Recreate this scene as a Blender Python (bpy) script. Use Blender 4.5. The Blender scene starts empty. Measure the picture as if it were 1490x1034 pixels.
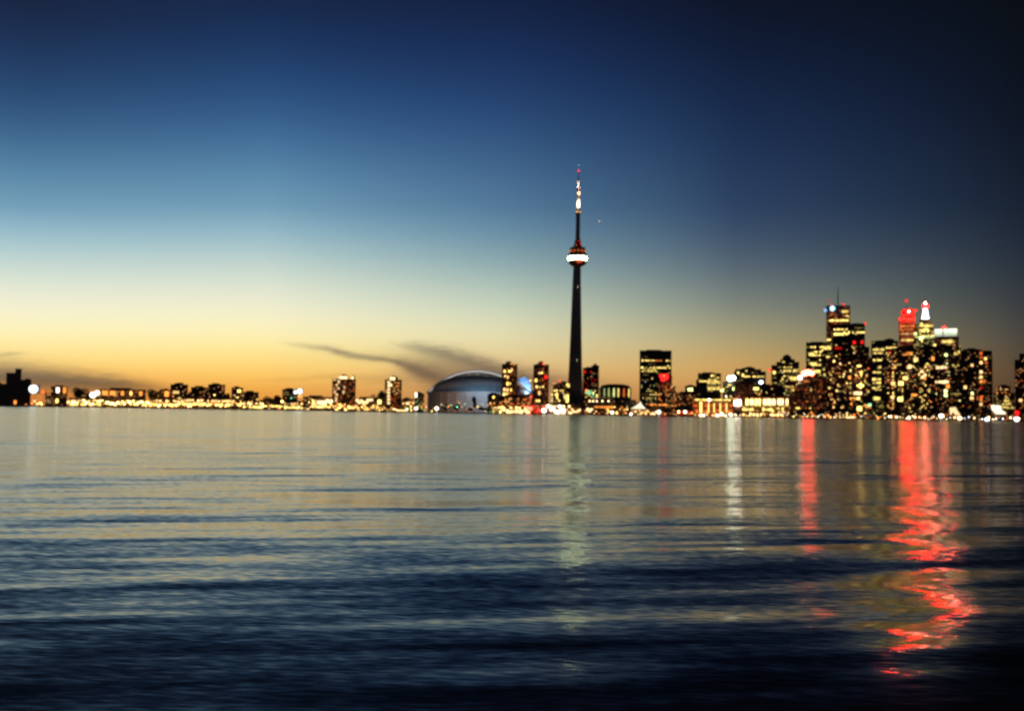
import bpy, bmesh, math, random
from mathutils import Matrix, Vector
random.seed(11)
sc = bpy.context.scene
COL = sc.collection
R = math.radians
F, CX, CY = 1500.0, 745.0, 517.0
CAMZ = 2.2
PITCH, ROLL = R(3.17), R(0.88)
CAMM = Matrix.Rotation(R(90) + PITCH, 3, 'X') @ Matrix.Rotation(ROLL, 3, 'Z')
GZ = 1.3          # quay level above the water

def P(px, py, D):
    """world point on the plane y = D seen at photo pixel px, py"""
    d = CAMM @ Vector(((px - CX) / F, -(py - CY) / F, -1.0))
    return Vector((d.x * D / d.y, D, CAMZ + d.z * D / d.y))
def AE(px, py):
    d = (CAMM @ Vector(((px - CX) / F, -(py - CY) / F, -1.0))).normalized()
    return math.degrees(math.atan2(d.x, d.y)), math.degrees(math.asin(d.z))
def lin(c):
    return tuple((v / 255 / 12.92) if v / 255 <= 0.04045 else ((v / 255 + 0.055) / 1.055) ** 2.4 for v in c)

# ------------------------------------------------------------------ object helpers
def tag(o, label=None, cat=None, group=None, kind=None):
    if label: o['label'] = label
    if cat: o['category'] = cat
    if group: o['group'] = group
    if kind: o['kind'] = kind
    return o
def empty(name, loc, rz=0.0):
    o = bpy.data.objects.new(name, None); COL.objects.link(o)
    o.location = loc; o.rotation_euler = (0, 0, rz); o.empty_display_size = 2
    return o
class MB:
    def __init__(s): s.v = []; s.f = []
    def box(s, x0, x1, y0, y1, z0, z1):
        n = len(s.v)
        s.v += [(x0,y0,z0),(x1,y0,z0),(x1,y1,z0),(x0,y1,z0),(x0,y0,z1),(x1,y0,z1),(x1,y1,z1),(x0,y1,z1)]
        s.f += [tuple(n+i for i in q) for q in ((0,3,2,1),(4,5,6,7),(0,1,5,4),(1,2,6,5),(2,3,7,6),(3,0,4,7))]
        return s
    def loft(s, rings, cap=True):
        n = len(s.v); k = len(rings[0])
        for r in rings: s.v += [tuple(p) for p in r]
        for i in range(len(rings) - 1):
            for j in range(k):
                a = n + i*k + j; b = n + i*k + (j+1) % k
                s.f.append((a, b, b + k, a + k))
        if cap:
            s.f.append(tuple(n + j for j in reversed(range(k))))
            s.f.append(tuple(n + (len(rings)-1)*k + j for j in range(k)))
        return s
    def lathe(s, prof, seg=24, cx=0, cy=0, sy=1.0):
        return s.loft([[(cx + r*math.cos(2*math.pi*j/seg), cy + sy*r*math.sin(2*math.pi*j/seg), z) for j in range(seg)] for r, z in prof])
    def mesh(s, name, mat=None, smooth=False):
        m = bpy.data.meshes.new(name); m.from_pydata(s.v, [], s.f)
        if mat: m.materials.append(mat)
        if smooth:
            for p in m.polygons: p.use_smooth = True
        m.update(); return m
    def build(s, name, mat, parent=None, smooth=False):
        o = bpy.data.objects.new(name, s.mesh(name, mat, smooth)); COL.objects.link(o)
        if parent: o.parent = parent
        return o
def copy_tree(o, parent=None):
    c = o.copy(); COL.objects.link(c)
    if parent: c.parent = parent
    for ch in list(o.children): copy_tree(ch, c)
    return c

# ------------------------------------------------------------------ materials
def newmat(name):
    m = bpy.data.materials.new(name); m.use_nodes = True
    nt = m.node_tree; nt.nodes.clear()
    out = nt.nodes.new('ShaderNodeOutputMaterial')
    return m, nt, out
class NT:
    def __init__(s, nt): s.nt = nt
    def n(s, t, **k):
        x = s.nt.nodes.new(t)
        for a, b in k.items(): setattr(x, a, b)
        return x
    def l(s, a, b): s.nt.links.new(a, b)
    def math(s, op, a, b=None, c=None, clamp=False):
        x = s.n('ShaderNodeMath', operation=op); x.use_clamp = clamp
        for i, v in enumerate((a, b, c)):
            if v is None: continue
            if isinstance(v, (int, float)): x.inputs[i].default_value = v
            else: s.l(v, x.inputs[i])
        return x.outputs[0]
def plain(name, col, rough=0.7, var=0.25, metal=0.0):
    m, nt, out = newmat(name); N = NT(nt)
    b = N.n('ShaderNodeBsdfPrincipled'); b.inputs['Roughness'].default_value = rough; b.inputs['Metallic'].default_value = metal
    tc = N.n('ShaderNodeTexCoord'); no = N.n('ShaderNodeTexNoise'); no.inputs['Scale'].default_value = 0.25; no.inputs['Detail'].default_value = 5
    N.l(tc.outputs['Object'], no.inputs['Vector'])
    r = N.n('ShaderNodeValToRGB'); r.color_ramp.elements[0].position = .3; r.color_ramp.elements[1].position = .7
    r.color_ramp.elements[0].color = tuple(c*(1-var) for c in col) + (1,)
    r.color_ramp.elements[1].color = tuple(min(1, c*(1+var)) for c in col) + (1,)
    N.l(no.outputs[0], r.inputs[0]); N.l(r.outputs[0], b.inputs['Base Color']); N.l(b.outputs[0], out.inputs[0])
    return m
EM = {}
def emit(col, st):
    key = (col, st)
    if key not in EM:
        m, nt, out = newmat('lit_' + col); e = nt.nodes.new('ShaderNodeEmission')
        e.inputs[0].default_value = COLS[col] + (1,); e.inputs[1].default_value = st
        nt.links.new(e.outputs[0], out.inputs[0]); EM[key] = m
    return EM[key]
COLS = dict(rim=(1, .88, .82), warm=(1, .58, .2), yel=(1, .70, .17), grn=(.9, 1, .35), org=(1, .30, .05), wht=(1, .86, .62), cold=(.82, .93, 1),
            red=(1, .012, .012), pnk=(1, .075, .04), pred=(1, .001, .0008), core=(1, .25, .10), blu=(.25, .55, 1), dorg=(1, .17, .03), lamp=(1, .52, .17), cream=(1, .66, .30), ring=(.88, 1, .52), pale=(.9, 1, .72), tgrn=(.3, 1, .5))

def facade(name, wall, frac=0.15, st=0.6, col=(1, .55, .2), cw=3.4, fh=3.6, stretch=1.0, glow=None):
    """wall with a grid of dark glass and some dimly lit rooms"""
    m, nt, out = newmat(name); N = NT(nt)
    tc = N.n('ShaderNodeTexCoord'); sp = N.n('ShaderNodeSeparateXYZ'); N.l(tc.outputs['Object'], sp.inputs[0])
    u = N.math('ADD', sp.outputs[0], N.math('MULTIPLY', sp.outputs[1], 1.0))
    uu = N.math('DIVIDE', u, cw); vv = N.math('DIVIDE', sp.outputs[2], fh)
    fu, fv = N.math('FRACT', uu), N.math('FRACT', vv)
    mu = N.math('MULTIPLY', N.math('GREATER_THAN', fu, .18), N.math('LESS_THAN', fu, .82))
    mv = N.math('MULTIPLY', N.math('GREATER_THAN', fv, .3), N.math('LESS_THAN', fv, .85))
    glass = N.math('MULTIPLY', mu, mv)
    cb = N.n('ShaderNodeCombineXYZ')
    N.l(N.math('FLOOR', N.math('DIVIDE', N.math('FLOOR', uu), stretch)), cb.inputs[0]); N.l(N.math('FLOOR', vv), cb.inputs[1])
    wn = N.n('ShaderNodeTexWhiteNoise', noise_dimensions='2D'); N.l(cb.outputs[0], wn.inputs[0])
    lit = N.math('LESS_THAN', wn.outputs[0], frac)
    wn2 = N.n('ShaderNodeTexWhiteNoise', noise_dimensions='3D')
    cb2 = N.n('ShaderNodeCombineXYZ'); N.l(N.math('FLOOR', uu), cb2.inputs[0]); N.l(N.math('FLOOR', vv), cb2.inputs[1]); cb2.inputs[2].default_value = 7
    N.l(cb2.outputs[0], wn2.inputs[0])
    amt = N.math('MULTIPLY', N.math('MULTIPLY', lit, glass), N.math('MULTIPLY', N.math('POWER', wn2.outputs[0], 2.0), st))
    b = N.n('ShaderNodeBsdfPrincipled')
    mx = N.n('ShaderNodeMix', data_type='RGBA'); N.l(glass, mx.inputs[0])
    no = N.n('ShaderNodeTexNoise'); no.inputs['Scale'].default_value = .12; N.l(tc.outputs['Object'], no.inputs['Vector'])
    rr = N.n('ShaderNodeValToRGB'); rr.color_ramp.elements[0].color = tuple(c*.7 for c in wall) + (1,); rr.color_ramp.elements[1].color = tuple(c*1.25 for c in wall) + (1,)
    N.l(no.outputs[0], rr.inputs[0]); N.l(rr.outputs[0], mx.inputs[6]); mx.inputs[7].default_value = (.02, .022, .026, 1)
    N.l(mx.outputs[2], b.inputs['Base Color'])
    N.l(N.math('SUBTRACT', .75, N.math('MULTIPLY', glass, .6)), b.inputs['Roughness'])
    b.inputs['Emission Color'].default_value = col + (1,)
    N.l(amt, b.inputs['Emission Strength']); N.l(b.outputs[0], out.inputs[0])
    m.cycles.emission_sampling = 'NONE'
    return m
FA = dict(
    dark=facade('dark_curtain_wall', (.05, .05, .055), .10, .5, (1, .62, .2), 3.0, 3.9, 5),
    off=facade('office_wall', (.10, .09, .09), .22, .9, (1, .75, .2), 3.0, 3.9, 6),
    brown=facade('brown_brick_wall', (.30, .15, .11), .45, .35, (1, .35, .12), 3.2, 3.0),
    condo=facade('apartment_wall', (.16, .11, .10), .30, .9, (1, .42, .13), 3.6, 3.0),
    condod=facade('dark_apartment_wall', (.08, .065, .065), .18, .9, (1, .45, .14), 3.6, 3.0),
    low=facade('low_brick_wall', (.20, .12, .09), .40, 1.2, (1, .42, .12), 3.2, 3.4),
    silo=plain('stained_concrete', (.10, .09, .09)),
    term=facade('terminal_wall', (.32, .18, .1), .9, .9, (1, .25, .04), 3.4, 4.2),
    red=facade('red_granite_wall', (.30, .08, .06), .85, .8, (1, .30, .10), 2.6, 4.0, 8),
    grnw=facade('stone_office_wall', (.20, .19, .16), .5, 1.0, (1, .8, .25), 3.0, 3.9, 3),
)
M = dict(conc=plain('weathered_concrete', (.20, .18, .17), .85), darkm=plain('dark_painted_metal', (.05, .045, .045), .5),
         roof=plain('roof_felt', (.05, .048, .05), .9), white=plain('white_painted_steel', (.72, .72, .70), .45, .06),
         radome=plain('white_radome', (.8, .78, .74), .5, .05), bark=plain('bark', (.09, .065, .05), .9),
         shell=plain('white_roof_membrane', (.42, .42, .42), .7, .14), podium=plain('pale_precast_panels', (.42, .40, .38), .8, .12),
         hull=plain('dark_red_hull_paint', (.16, .03, .025), .5), rim=plain('red_brown_steel', (.30, .08, .05), .6))

# ------------------------------------------------------------------ buildings
UNIT = {}
def winmesh(mat):
    if mat.name not in UNIT:
        UNIT[mat.name] = MB().box(-.5, .5, -.18, .12, -.5, .5).mesh('window', mat)
    return UNIT[mat.name]
class Bld:
    def __init__(s, name, label, D, depth, tiers, fac, cat='building', group=None, pxc=None, jit=0.0, fh=3.6, fins=7.0, base=None):
        """tiers: (x0, x1, ytop[, ybottom]) photo pixels, drawn as real volumes at distance D"""
        s.D, s.fh, s.n = D, fh, 0
        s.c = pxc if pxc else (min(t[0] for t in tiers) + max(t[1] for t in tiers)) / 2
        r = P(s.c, 604, D); s.x0 = r.x; s.az = math.atan2(r.x, D)
        s.root = empty(name, (r.x, D, GZ), -s.az + jit); tag(s.root, label, cat, group)
        s.depth = depth; s.over = []
        b = MB(); rf = MB()
        done = 0.0
        for i, t in enumerate(tiers):
            xa, xb, zt = s.lx(t[0]), s.lx(t[1]), s.lz((t[0]+t[1])/2, t[2])
            zb = s.lz((t[0]+t[1])/2, t[3]) if len(t) > 3 else 0.0
            ya, yb = (0.0, depth) if i == 0 else (0.35*i, depth - .6*i)
            b.box(xa, xb, ya, yb, zb, zt)
            if fins:
                k = max(1, int((xb - xa) / fins))
                for j in range(k + 1):
                    x = xa + (xb - xa) * j / k
                    b.box(x - .35, x + .35, ya - .42, ya - .004, zb, zt - .02)
            rf.box(xa - .55, xb + .55, ya - .6, yb + .5, zt + .003, zt + 1.1)
            if xb - xa > 14:
                w = (xb - xa) * .3
                rf.box((xa+xb)/2 - w + i, (xa+xb)/2 + w*.6 + i, ya + depth*.3, ya + depth*.62, zt + 1.103, zt + 3.4)
        s.wall = b.build('wall', FA[fac] if isinstance(fac, str) else fac, s.root)
        s.roof = rf.build('roof', M['roof'], s.root)
    def lx(s, px, py=575): return (P(px, py, s.D).x - s.x0) * math.cos(s.az)
    def lz(s, px, py): return max(.5, P(px, py, s.D).z - GZ)
    def at(s, px, py): return s.lx(px, py), s.lz(px, py)
    def win(s, px, py, w=1.9, h=1.5, col='warm', st=3.0, snap=True, name='window', y=None, off=None):
        x, z = s.at(px, py); u = s.D * math.cos(s.az) / F
        if snap: z = (math.floor(z / s.fh) + .55) * s.fh
        yy = off if off is not None else (-.5 if y is None else y)
        s.n += 1
        mat = emit(col, round(st*(.95 if col in ('yel', 'grn') else .62), 2))
        if s.n > 100:
            n = len(s.over); s.over.append((x, yy, z, w*u, h*u, mat)); return None
        o = bpy.data.objects.new(name, winmesh(mat)); COL.objects.link(o); o.parent = s.root
        o.location = (x, yy, z); o.scale = (w*u, 1, h*u)
        return o
    def row(s, x0, x1, py, n, col='yel', st=3.0, h=1.6, gap=.75, p=1.0, **k):
        for i in range(n):
            if random.random() > p*.94: continue
            s.win(x0 + (x1-x0)*(i+random.uniform(.4, .6))/n, py + random.uniform(-.25, .25), (x1-x0)/n*gap*random.uniform(.8, 1.05), h*random.uniform(.7, 1.05), col, round(st*random.choice((.45, .7, .9, 1.1)), 2), **k)
        return s
    def scat(s, x0, x1, y0, y1, n, cols=('warm', 'org', 'yel'), st=(2, 4), w=(1.3, 2.3), h=(1.3, 1.9)):
        used = set(); t = 0
        while n > 0 and t < 4000:
            t += 1
            px, py = random.uniform(x0, x1), random.uniform(y0, y1)
            k = (round(px/2.6), round(py/2.6))
            if k in used: continue
            used.add(k); n -= 1
            s.win(k[0]*2.6 if x0 < k[0]*2.6 < x1 else px, py, random.choice(w), random.choice(h), random.choice(cols), random.choice(st))
        return s
    def bulb(s, px, py, d=1.6, col='red', st=20, name='beacon', y=1.0):
        """a round lamp carried by the building"""
        if name == 'lamp': d, st = d*.86, round(st*.75, 2)
        x, z = s.at(px, py); u = s.D / F * d / 2
        b = MB().lathe([(.02, -u), (u*.5, -u*.87), (u*.87, -u*.5), (u, 0), (u*.87, u*.5), (u*.5, u*.87), (.02, u)], 12)
        o = b.build(name, emit(col, st), s.root, True); o.location = (x, y, z)
        return o
    def part(s, name, x0, x1, y0, y1, mat, ya=0.0, yb=2.0):
        xa, xb = s.lx(x0, (y0+y1)/2), s.lx(x1, (y0+y1)/2)
        return MB().box(xa, xb, ya, yb, s.lz((x0+x1)/2, y1), s.lz((x0+x1)/2, y0)).build(name, mat, s.root)
    def mast(s, px, y0, y1, r=.5, name='antenna', mat=None, y=None):
        x, z0 = s.at(px, y0); z1 = s.lz(px, y1); yy = s.depth*.4 if y is None else y
        return MB().lathe([(r, z0 - 3), (r*.8, (z0+z1)/2), (r*.25, z1)], 8, x, yy).build(name, mat or M['darkm'], s.root)
    def blaze(s, x0, x1, y0, y1, n, cols=('cream', 'cream', 'lamp'), st=9, d=(3, 6)):
        st *= .38
        for i in range(n):
            s.bulb(x0 + (x1-x0)*(i+random.uniform(.2, .8))/n, random.uniform(y0, y1), random.uniform(*d), random.choice(cols), st, 'lamp', y=-2.2 - .3*(i % 3))
    def end(s):
        if s.over:
            b = MB(); mats = []; idx = []
            for (x, y, z, w, h, m) in s.over:
                b.box(x-w/2, x+w/2, y-.18, y+.12, z-h/2, z+h/2)
                if m not in mats: mats.append(m)
                idx += [mats.index(m)] * 6
            o = b.build('window', None, s.root); o['kind'] = 'stuff'
            for m in mats: o.data.materials.append(m)
            for p, i in zip(o.data.polygons, idx): p.material_index = i
        return s
W3 = ('warm', 'yel', 'org', 'yel'); WC = ('warm', 'yel', 'org', 'lamp'); YG = ('yel', 'yel', 'grn')

# ---- far left shore
b = Bld('grain_elevator', 'black stepped grain elevator at the far left end of the shore', 1760, 40,
        [(-14, 8, 559), (8, 21, 543), (21, 30, 537), (30, 45, 553)], 'silo', 'grain elevator', fins=0)
b.win(22, 585, 3.5, 6, 'org', 3); b.win(38, 588, 3, 2, 'org', 1.5)
b = Bld('waterfront_house', 'narrow dark block with one bright white upper window left of the round tree', 1750, 24, [(66, 78, 573), (74, 98, 563)], 'low', fins=0)
b.win(84, 568, 4, 8, 'wht', 6); b.win(94, 568, 4.5, 9, 'org', 2.5); b.win(83, 582, 3.5, 6, 'yel', 3); b.win(71, 583, 5, 2, 'cream', .8); b.win(72, 586, 7, 1.2, 'cream', .7)
b = Bld('waterfront_house', 'low terrace under the bright white floodlight on the left shore', 1745, 22, [(118, 148, 575)], 'low', fins=0)
b.scat(120, 146, 578, 590, 14, W3)
b = Bld('terrace_row', 'long low terrace with evenly spaced orange upstairs windows', 1748, 26, [(146, 212, 567)], 'low', 'terrace', fins=9)
for x in (151, 155, 162, 166, 178, 190.5, 205): b.win(x, 572.5, 4, 6.5, 'org', 3)
b.win(190.5, 573, 3, 5, 'yel', 5); b.row(150, 210, 586, 14, 'yel', 4, 4)
b = Bld('waterfront_house', 'small block with a tall orange window beside the second round tree', 1742, 20, [(236, 249, 568)], 'low', fins=0)
b.win(242.5, 574, 6, 8, 'org', 3.5); b.scat(237, 248, 582, 592, 5, W3)
b = Bld('apartment_block', 'dark flat block with a short yellow window band on the left shore', 1790, 26, [(248, 273, 560), (257, 266, 557.5)], 'condod', 'apartment block', fins=6)
b.win(256, 572, 9, 4, 'warm', 2); b.scat(250, 272, 576, 592, 9, W3)
b = Bld('apartment_block', 'plain wide dark block between the yellow banded one and the tallest low block', 1775, 26, [(278, 304, 564)], 'condod', 'apartment block', fins=6)
b.win(292, 570, 3, 1.5, 'org', 1); b.scat(280, 303, 576, 592, 8, W3)
b = Bld('apartment_block', 'tallest of the low dark blocks on the left shore, dim olive face', 1800, 26, [(303, 327, 560)], 'condo', 'apartment block', fins=6)
b.scat(305, 325, 574, 592, 10, W3)
b = Bld('apartment_block', 'small dark block with lights under its roof, left of the wide squat one', 1780, 24, [(337, 353, 564.5)], 'condod', 'apartment block', fins=6)
b.win(348, 569, 5, 4, 'yel', 3); b.win(354, 575, 3, 1.5, 'warm', 2); b.win(341, 575, 3, 1.5, 'warm', 2); b.scat(338, 352, 578, 592, 8, W3)
b = Bld('apartment_block', 'wide squat dark block with a row of orange lights at its foot', 1765, 24, [(354, 376, 571)], 'condod', 'apartment block', fins=6)
b.scat(355, 382, 582, 594, 14, W3)
b = Bld('warehouse', 'long low warehouse with one continuous yellow strip of light', 1735, 22, [(378, 413, 583)], 'low', 'warehouse', fins=9)
b.row(384, 412, 590, 12, 'yel', 4, 2.2, .9)
b = Bld('apartment_block', 'dark block flanked by a pair of bright white floodlights', 1770, 26, [(411, 433, 567)], 'dark', 'apartment block', fins=6)
b.scat(413, 440, 577, 594, 9, ('tgrn', 'warm', 'org'), (1, 2)); b.win(436.5, 577, 5, 2.2, 'warm', 3)
b = Bld('sports_shed', 'low shed glowing bright white left of the brown tower block', 1735, 22, [(441, 483, 578)], 'low', 'shed', fins=6)
b.blaze(462, 484, 582.5, 587, 8, d=(4.5, 7)); b.row(461, 484, 590.5, 8, 'yel', 6, 3, .8); b.scat(443, 460, 581, 594, 12, ('yel', 'warm'), (3, 6)); b.row(444, 482, 593, 12, 'warm', 4, 2)

for x0, x1, yt, lab in ((101, 150, 579.5, 'long row of low golden lit houses below the first round tree and white floodlights'), (222, 262, 580, 'short row of low golden lit houses right of the second round tree'), (264, 300, 579, 'row of low golden lit shops before the plain wide dark block'), (301, 352, 580, 'row of low golden lit shops before the tallest low block'), (353, 384, 583.5, 'lowest row of golden lit shops left of the long warehouse'), (413, 441, 584, 'row of low golden lit shops below the pair of white floodlights')):
    b = Bld('shop_row', lab, 1727, 7, [(x0, x1, yt)], 'low', 'shop row', 'low lit rows on the left shore', fins=6)
    n = int((x1 - x0)/2.9)
    b.row(x0 + .5, x1 - .5, yt + 3.4, n, 'warm', 4.4, 3.2, .8, p=.8, snap=False, off=-.6); b.row(x0 + .5, x1 - .5, yt + 8.6, n, 'yel', 4.4, 3.4, .8, p=.85, snap=False, off=-.6)
# ---- two apartment towers left of the stadium
b = Bld('apartment_tower', 'wide reddish brown tower block with a bright lit rooftop, furthest left', 1800, 26, [(483.5, 517, 552), (494, 506, 547), (511, 515.5, 547)], 'brown', 'tower block', fh=3.0, fins=5)
b.win(500, 549.5, 11, 4.5, 'cream', 4, False, y=-.1); b.win(513, 550, 3.2, 5, 'cream', 4, False, y=.2)
for x, y, w, h in ((493, 555, 3, 5), (490, 560, 3, 3), (492, 565, 4, 3), (487, 570, 3, 4), (490, 574, 4, 3), (486, 565, 2, 2), (489, 581, 2.5, 8), (501, 563, 2, 3), (500, 570, 2.5, 4), (487, 552.5, 3, 2), (493, 549, 3, 3)):
    b.win(x, y, w, h, 'cream', 1.8, False)
b.scat(485, 516, 555, 588, 32, ('dorg', 'org'), (.6, 1)); b.scat(484, 516, 588, 597, 20, W3, (3, 6))
b = Bld('apartment_tower', 'slimmer tower block with a pale lit left edge, left of the stadium', 1795, 24, [(560, 584, 553), (566, 578, 549)], 'brown', 'tower block', fh=3.0, fins=4)
b.win(571, 551, 7.5, 5, 'cream', 4, False, y=-.1)
for y in (556, 561, 566, 571, 576, 581, 586): b.win(565.5, y, 4, 3.6, 'cream', 2.4, False)
b.win(568, 560, 5, 4, 'cream', 3, False, y=-.8); b.scat(572, 583, 554, 575, 16, ('org', 'warm'), (1, 2)); b.scat(562, 583, 576, 592, 10, ('dorg', 'org'), (1,)); b.win(562, 569, 2, 2, 'warm', 2)
b = Bld('waterfront_house', 'low block blazing warm white between the two left tower blocks', 1750, 22, [(518, 545, 580)], 'low', fins=6)
b.blaze(519, 542, 581.5, 585.5, 9, ('cream', 'cream', 'lamp'), 8, (3.4, 5.6)); b.scat(519, 544, 588, 597, 12, W3)
b = Bld('waterfront_house', 'low block with one square yellow window under the wooded rise', 1748, 20, [(545, 560, 583)], 'low', fins=6)
b.win(552, 584.5, 5, 6, 'yel', 3.5, False); b.scat(546, 559, 589, 598, 8, W3)
b = Bld('waterfront_house', 'low dark block behind the moored ferry, warm lights below its roof', 1760, 22, [(585, 601, 581)], 'low', fins=6)
b.blaze(586, 602, 584, 590, 6, ('cream', 'lamp'), 6, (2, 4)); b.scat(586, 600, 583, 594, 6, W3)
b = Bld('apartment_block', 'small dark tower with a white light on its left side by the stadium', 1765, 20, [(603, 617, 573), (608, 613, 571)], 'dark', 'apartment block', fins=5)
b.win(605.3, 574.5, 3, 7, 'wht', 5, False); b.scat(604, 617, 580, 597, 8, ('grn', 'warm', 'tgrn'), (1, 2))

# ---- stadium
def stadium():
    D = 2000; c = 694.0; r = P(c, 604, D); az = math.atan2(r.x, D); u = D*math.cos(az)/F
    root = empty('stadium', (r.x, D, GZ), -az)
    tag(root, 'huge domed stadium with a white arched roof lit blue from below', 'stadium')
    def H(py): return P(c, py, D).z - GZ
    zb, zt = H(571), H(537.5); hw = 73*u
    # outer vault
    def vault(hw, zb, zt, th, y0, y1, n=40, hw2=None):
        rad = (hw*hw + (zt-zb)**2) / (2*(zt-zb)); zc = zt - rad; a = math.asin(min(1, hw/rad)); b = MB()
        rings = []
        for i in range(n+1):
            t = -a + 2*a*i/n; tt = th*(.6 + .4*math.cos(t/a*math.pi/2))
            sx, cz = math.sin(t), math.cos(t)
            rings.append([(rad*sx, y0, zc + rad*cz), (rad*sx, y1, zc + rad*cz), ((rad-tt)*sx, y1, zc + (rad-tt)*cz), ((rad-tt)*sx, y0, zc + (rad-tt)*cz)])
        return b.loft(rings)
    vault(hw, zb, zt, 4.6*u, 0, 70).build('roof_arch', M['shell'], root, False)
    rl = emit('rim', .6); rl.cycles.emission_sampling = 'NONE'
    vault(hw*.975, zb, zt - 1.7*u, 2.0*u, -.5, -.01).build('added_rim_glow', rl, root, False)  # glowing strip added to brighten the arch rim, not a fitted lamp
    vault(hw*.93, zb, zt - 5.4*u, 3.2*u, -5, 45).build('roof_arch', M['shell'], root, False)
    # inner quarter dome bulging towards the harbour
    b = MB(); rings = []; A, Bz, Cy = hw*.90, (zt - zb) - 9*u, 42
    nu, nv = 48, 20; base = 0
    for j in range(nv+1):
        ph = math.pi/2*j/nv
        for i in range(nu+1):
            th = math.pi*i/nu
            b.v.append((A*math.cos(th)*math.cos(ph)**.8 if ph < math.pi/2 else 0, -5 - Cy*math.sin(th)*math.cos(ph), zb + Bz*math.sin(ph)))
    for j in range(nv):
        for i in range(nu):
            a = j*(nu+1)+i; b.f.append((a, a+nu+1, a+nu+2, a+1))
    b.build('roof_dome', M['shell'], root, True)
    # side blue-lit panel leaning beyond the right tower block
    # drum
    dr = MB(); prof = []
    seg = 56; ring = lambda R_, z: [(R_*math.cos(2*math.pi*j/seg), 25 + .95*R_*math.sin(2*math.pi*j/seg), z) for j in range(seg)]
    dr.loft([ring(hw*1.0, 0), ring(hw*1.0, zb - 2.5), ring(hw*1.03, zb - 2.5), ring(hw*1.03, zb + .3)])
    dr.build('podium', M['podium'], root)
    for i in range(9):
        t = -math.pi/2 + (i-4)*.2; x = hw*1.0*math.cos(t); y = 25 + .95*hw*math.sin(t)
        f = MB().box(-1.4, 1.4, -1.8, .4, 0, zb - 2.6).build('buttress', M['podium'], root); f.location = (x, y, 0); f.rotation_euler = (0, 0, t + math.pi/2)
    return root, hw, zb, zt, u
st, hw, zb, zt, su = stadium()
def lamp(name, kind, loc, energy, col, parent=None, target=None, size=1.0, spot=60, blend=.6, sy=None):
    d = bpy.data.lights.new(name, kind); d.energy = energy; d.color = col
    if kind == 'AREA': d.size = size; d.shape = 'RECTANGLE' if sy else 'SQUARE'; 
    if kind == 'AREA' and sy: d.size_y = sy
    if kind in ('SPOT', 'POINT'): d.shadow_soft_size = size
    if kind == 'SPOT': d.spot_size = R(spot); d.spot_blend = blend
    o = bpy.data.objects.new(name, d); COL.objects.link(o); o.location = loc
    if parent: o.parent = parent
    if target: o.rotation_euler = (Vector(target) - Vector(loc)).to_track_quat('-Z', 'Y').to_euler()
    return o
lamp('floodlight', 'AREA', (8, -90, zb + 3.5), 11000, (.36, .66, 1), st, (8, -44, zb + 8), 70, sy=1.5)
lamp('floodlight', 'AREA', (38, -130, 3), 24000, (.85, .84, 1), st, (22, -70, zb*.55), 40, sy=4)
lamp('floodlight', 'AREA', (-60, -150, 3), 22000, (1, .58, .35), st, (-68, -60, zb*.5), 24, sy=4)
arc_r = (hw*hw + (zt-zb)**2) / (2*(zt-zb)); arc_a = math.asin(min(1, hw/arc_r)); arc_z = zt - arc_r
for k in range(13):  # row of spots added to lift the dark arch face
    t = arc_a*.92*(k - 6)/6
    lamp('floodlight', 'SPOT', (math.sin(t)*(arc_r - 7), -15, arc_z + math.cos(t)*(arc_r - 10)), 2200, (.95, .85, .78), st, (math.sin(t)*(arc_r - 1), 1, arc_z + math.cos(t)*(arc_r - 1)), 3, 110, 1.0)


b = Bld('exhibition_hall', 'blue lit sloping roof piece between the two red brown tower blocks', 1930, 30, [(752, 777, 568)], 'brown', 'hall', fins=6)
def blue_roof():
    u = b.D*math.cos(b.az)/F; pts = [(752, 553), (771.5, 569.5), (771.5, 557), (768, 550.5), (763, 547), (758, 550)]
    q = [b.at(x, y) for x, y in pts]; m = MB()
    m.loft([[(x, -4 if i < 2 else 3, z) for i, (x, z) in enumerate(q)], [(x, 8 + (i > 1)*6, z) for i, (x, z) in enumerate(q)]])
    m.build('sloping_roof', plain('pale_blue_roof_panels', (.35, .5, .75), .5, .1), b.root)
    for x, y in ((757, 556), (760.5, 556.5), (764, 557), (767, 556.5)): b.win(x, y, .8, 5, 'cold', 1.2, False, 'strip_light', y=-2)
    lamp('floodlight', 'SPOT', (b.lx(766), -22, b.lz(764, 571)), 130000, (.35, .65, 1), b.root, (b.lx(766), 0, b.lz(764, 562)), 2, 75)
blue_roof()
b.bulb(771.8, 553.5, 3.4, 'yel', 2.2, 'lamp', y=-5)

# ---- the two red brown condo towers
def condo_tower(label, x0, x1, yt, cap, spec, D):
    b = Bld('apartment_tower', label, D, 24, [(x0, x1, yt), (cap[0], cap[1], cap[2])], 'brown', 'tower block', 'red brown twin tower blocks', fh=3.0, fins=3.6)
    for x, y, w, h in spec: b.win(x, y, w, h, 'warm' if random.random() < .4 else 'yel', 3.4, False)
    return b
b = condo_tower('red brown stepped tower block hiding the right end of the stadium arch', 730, 752, 530.5, (736, 743, 526.5),
    [(734.5, 540, 2.4, 3.5), (742, 540, 5, 2.6), (745, 537.5, 1.5, 4), (735, 547, 2, 2), (738.8, 548.5, 2.4, 3.6), (738.5, 558, 2.2, 4.4), (742, 558, 1.6, 2.2),
     (734, 566.5, 3.2, 4.4), (738.5, 567, 2.6, 4), (733.8, 573.5, 3.4, 4), (738.3, 573, 2.8, 4.2), (743.5, 567, 1.4, 4)], 1830)
b.scat(731, 751, 534, 590, 26, ('dorg', 'org'), (.6, 1)); b.win(744, 529, 1.6, 2.4, 'org', 3, False); b.win(748.5, 530.8, 2, 1.6, 'org', 2, False)
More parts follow.
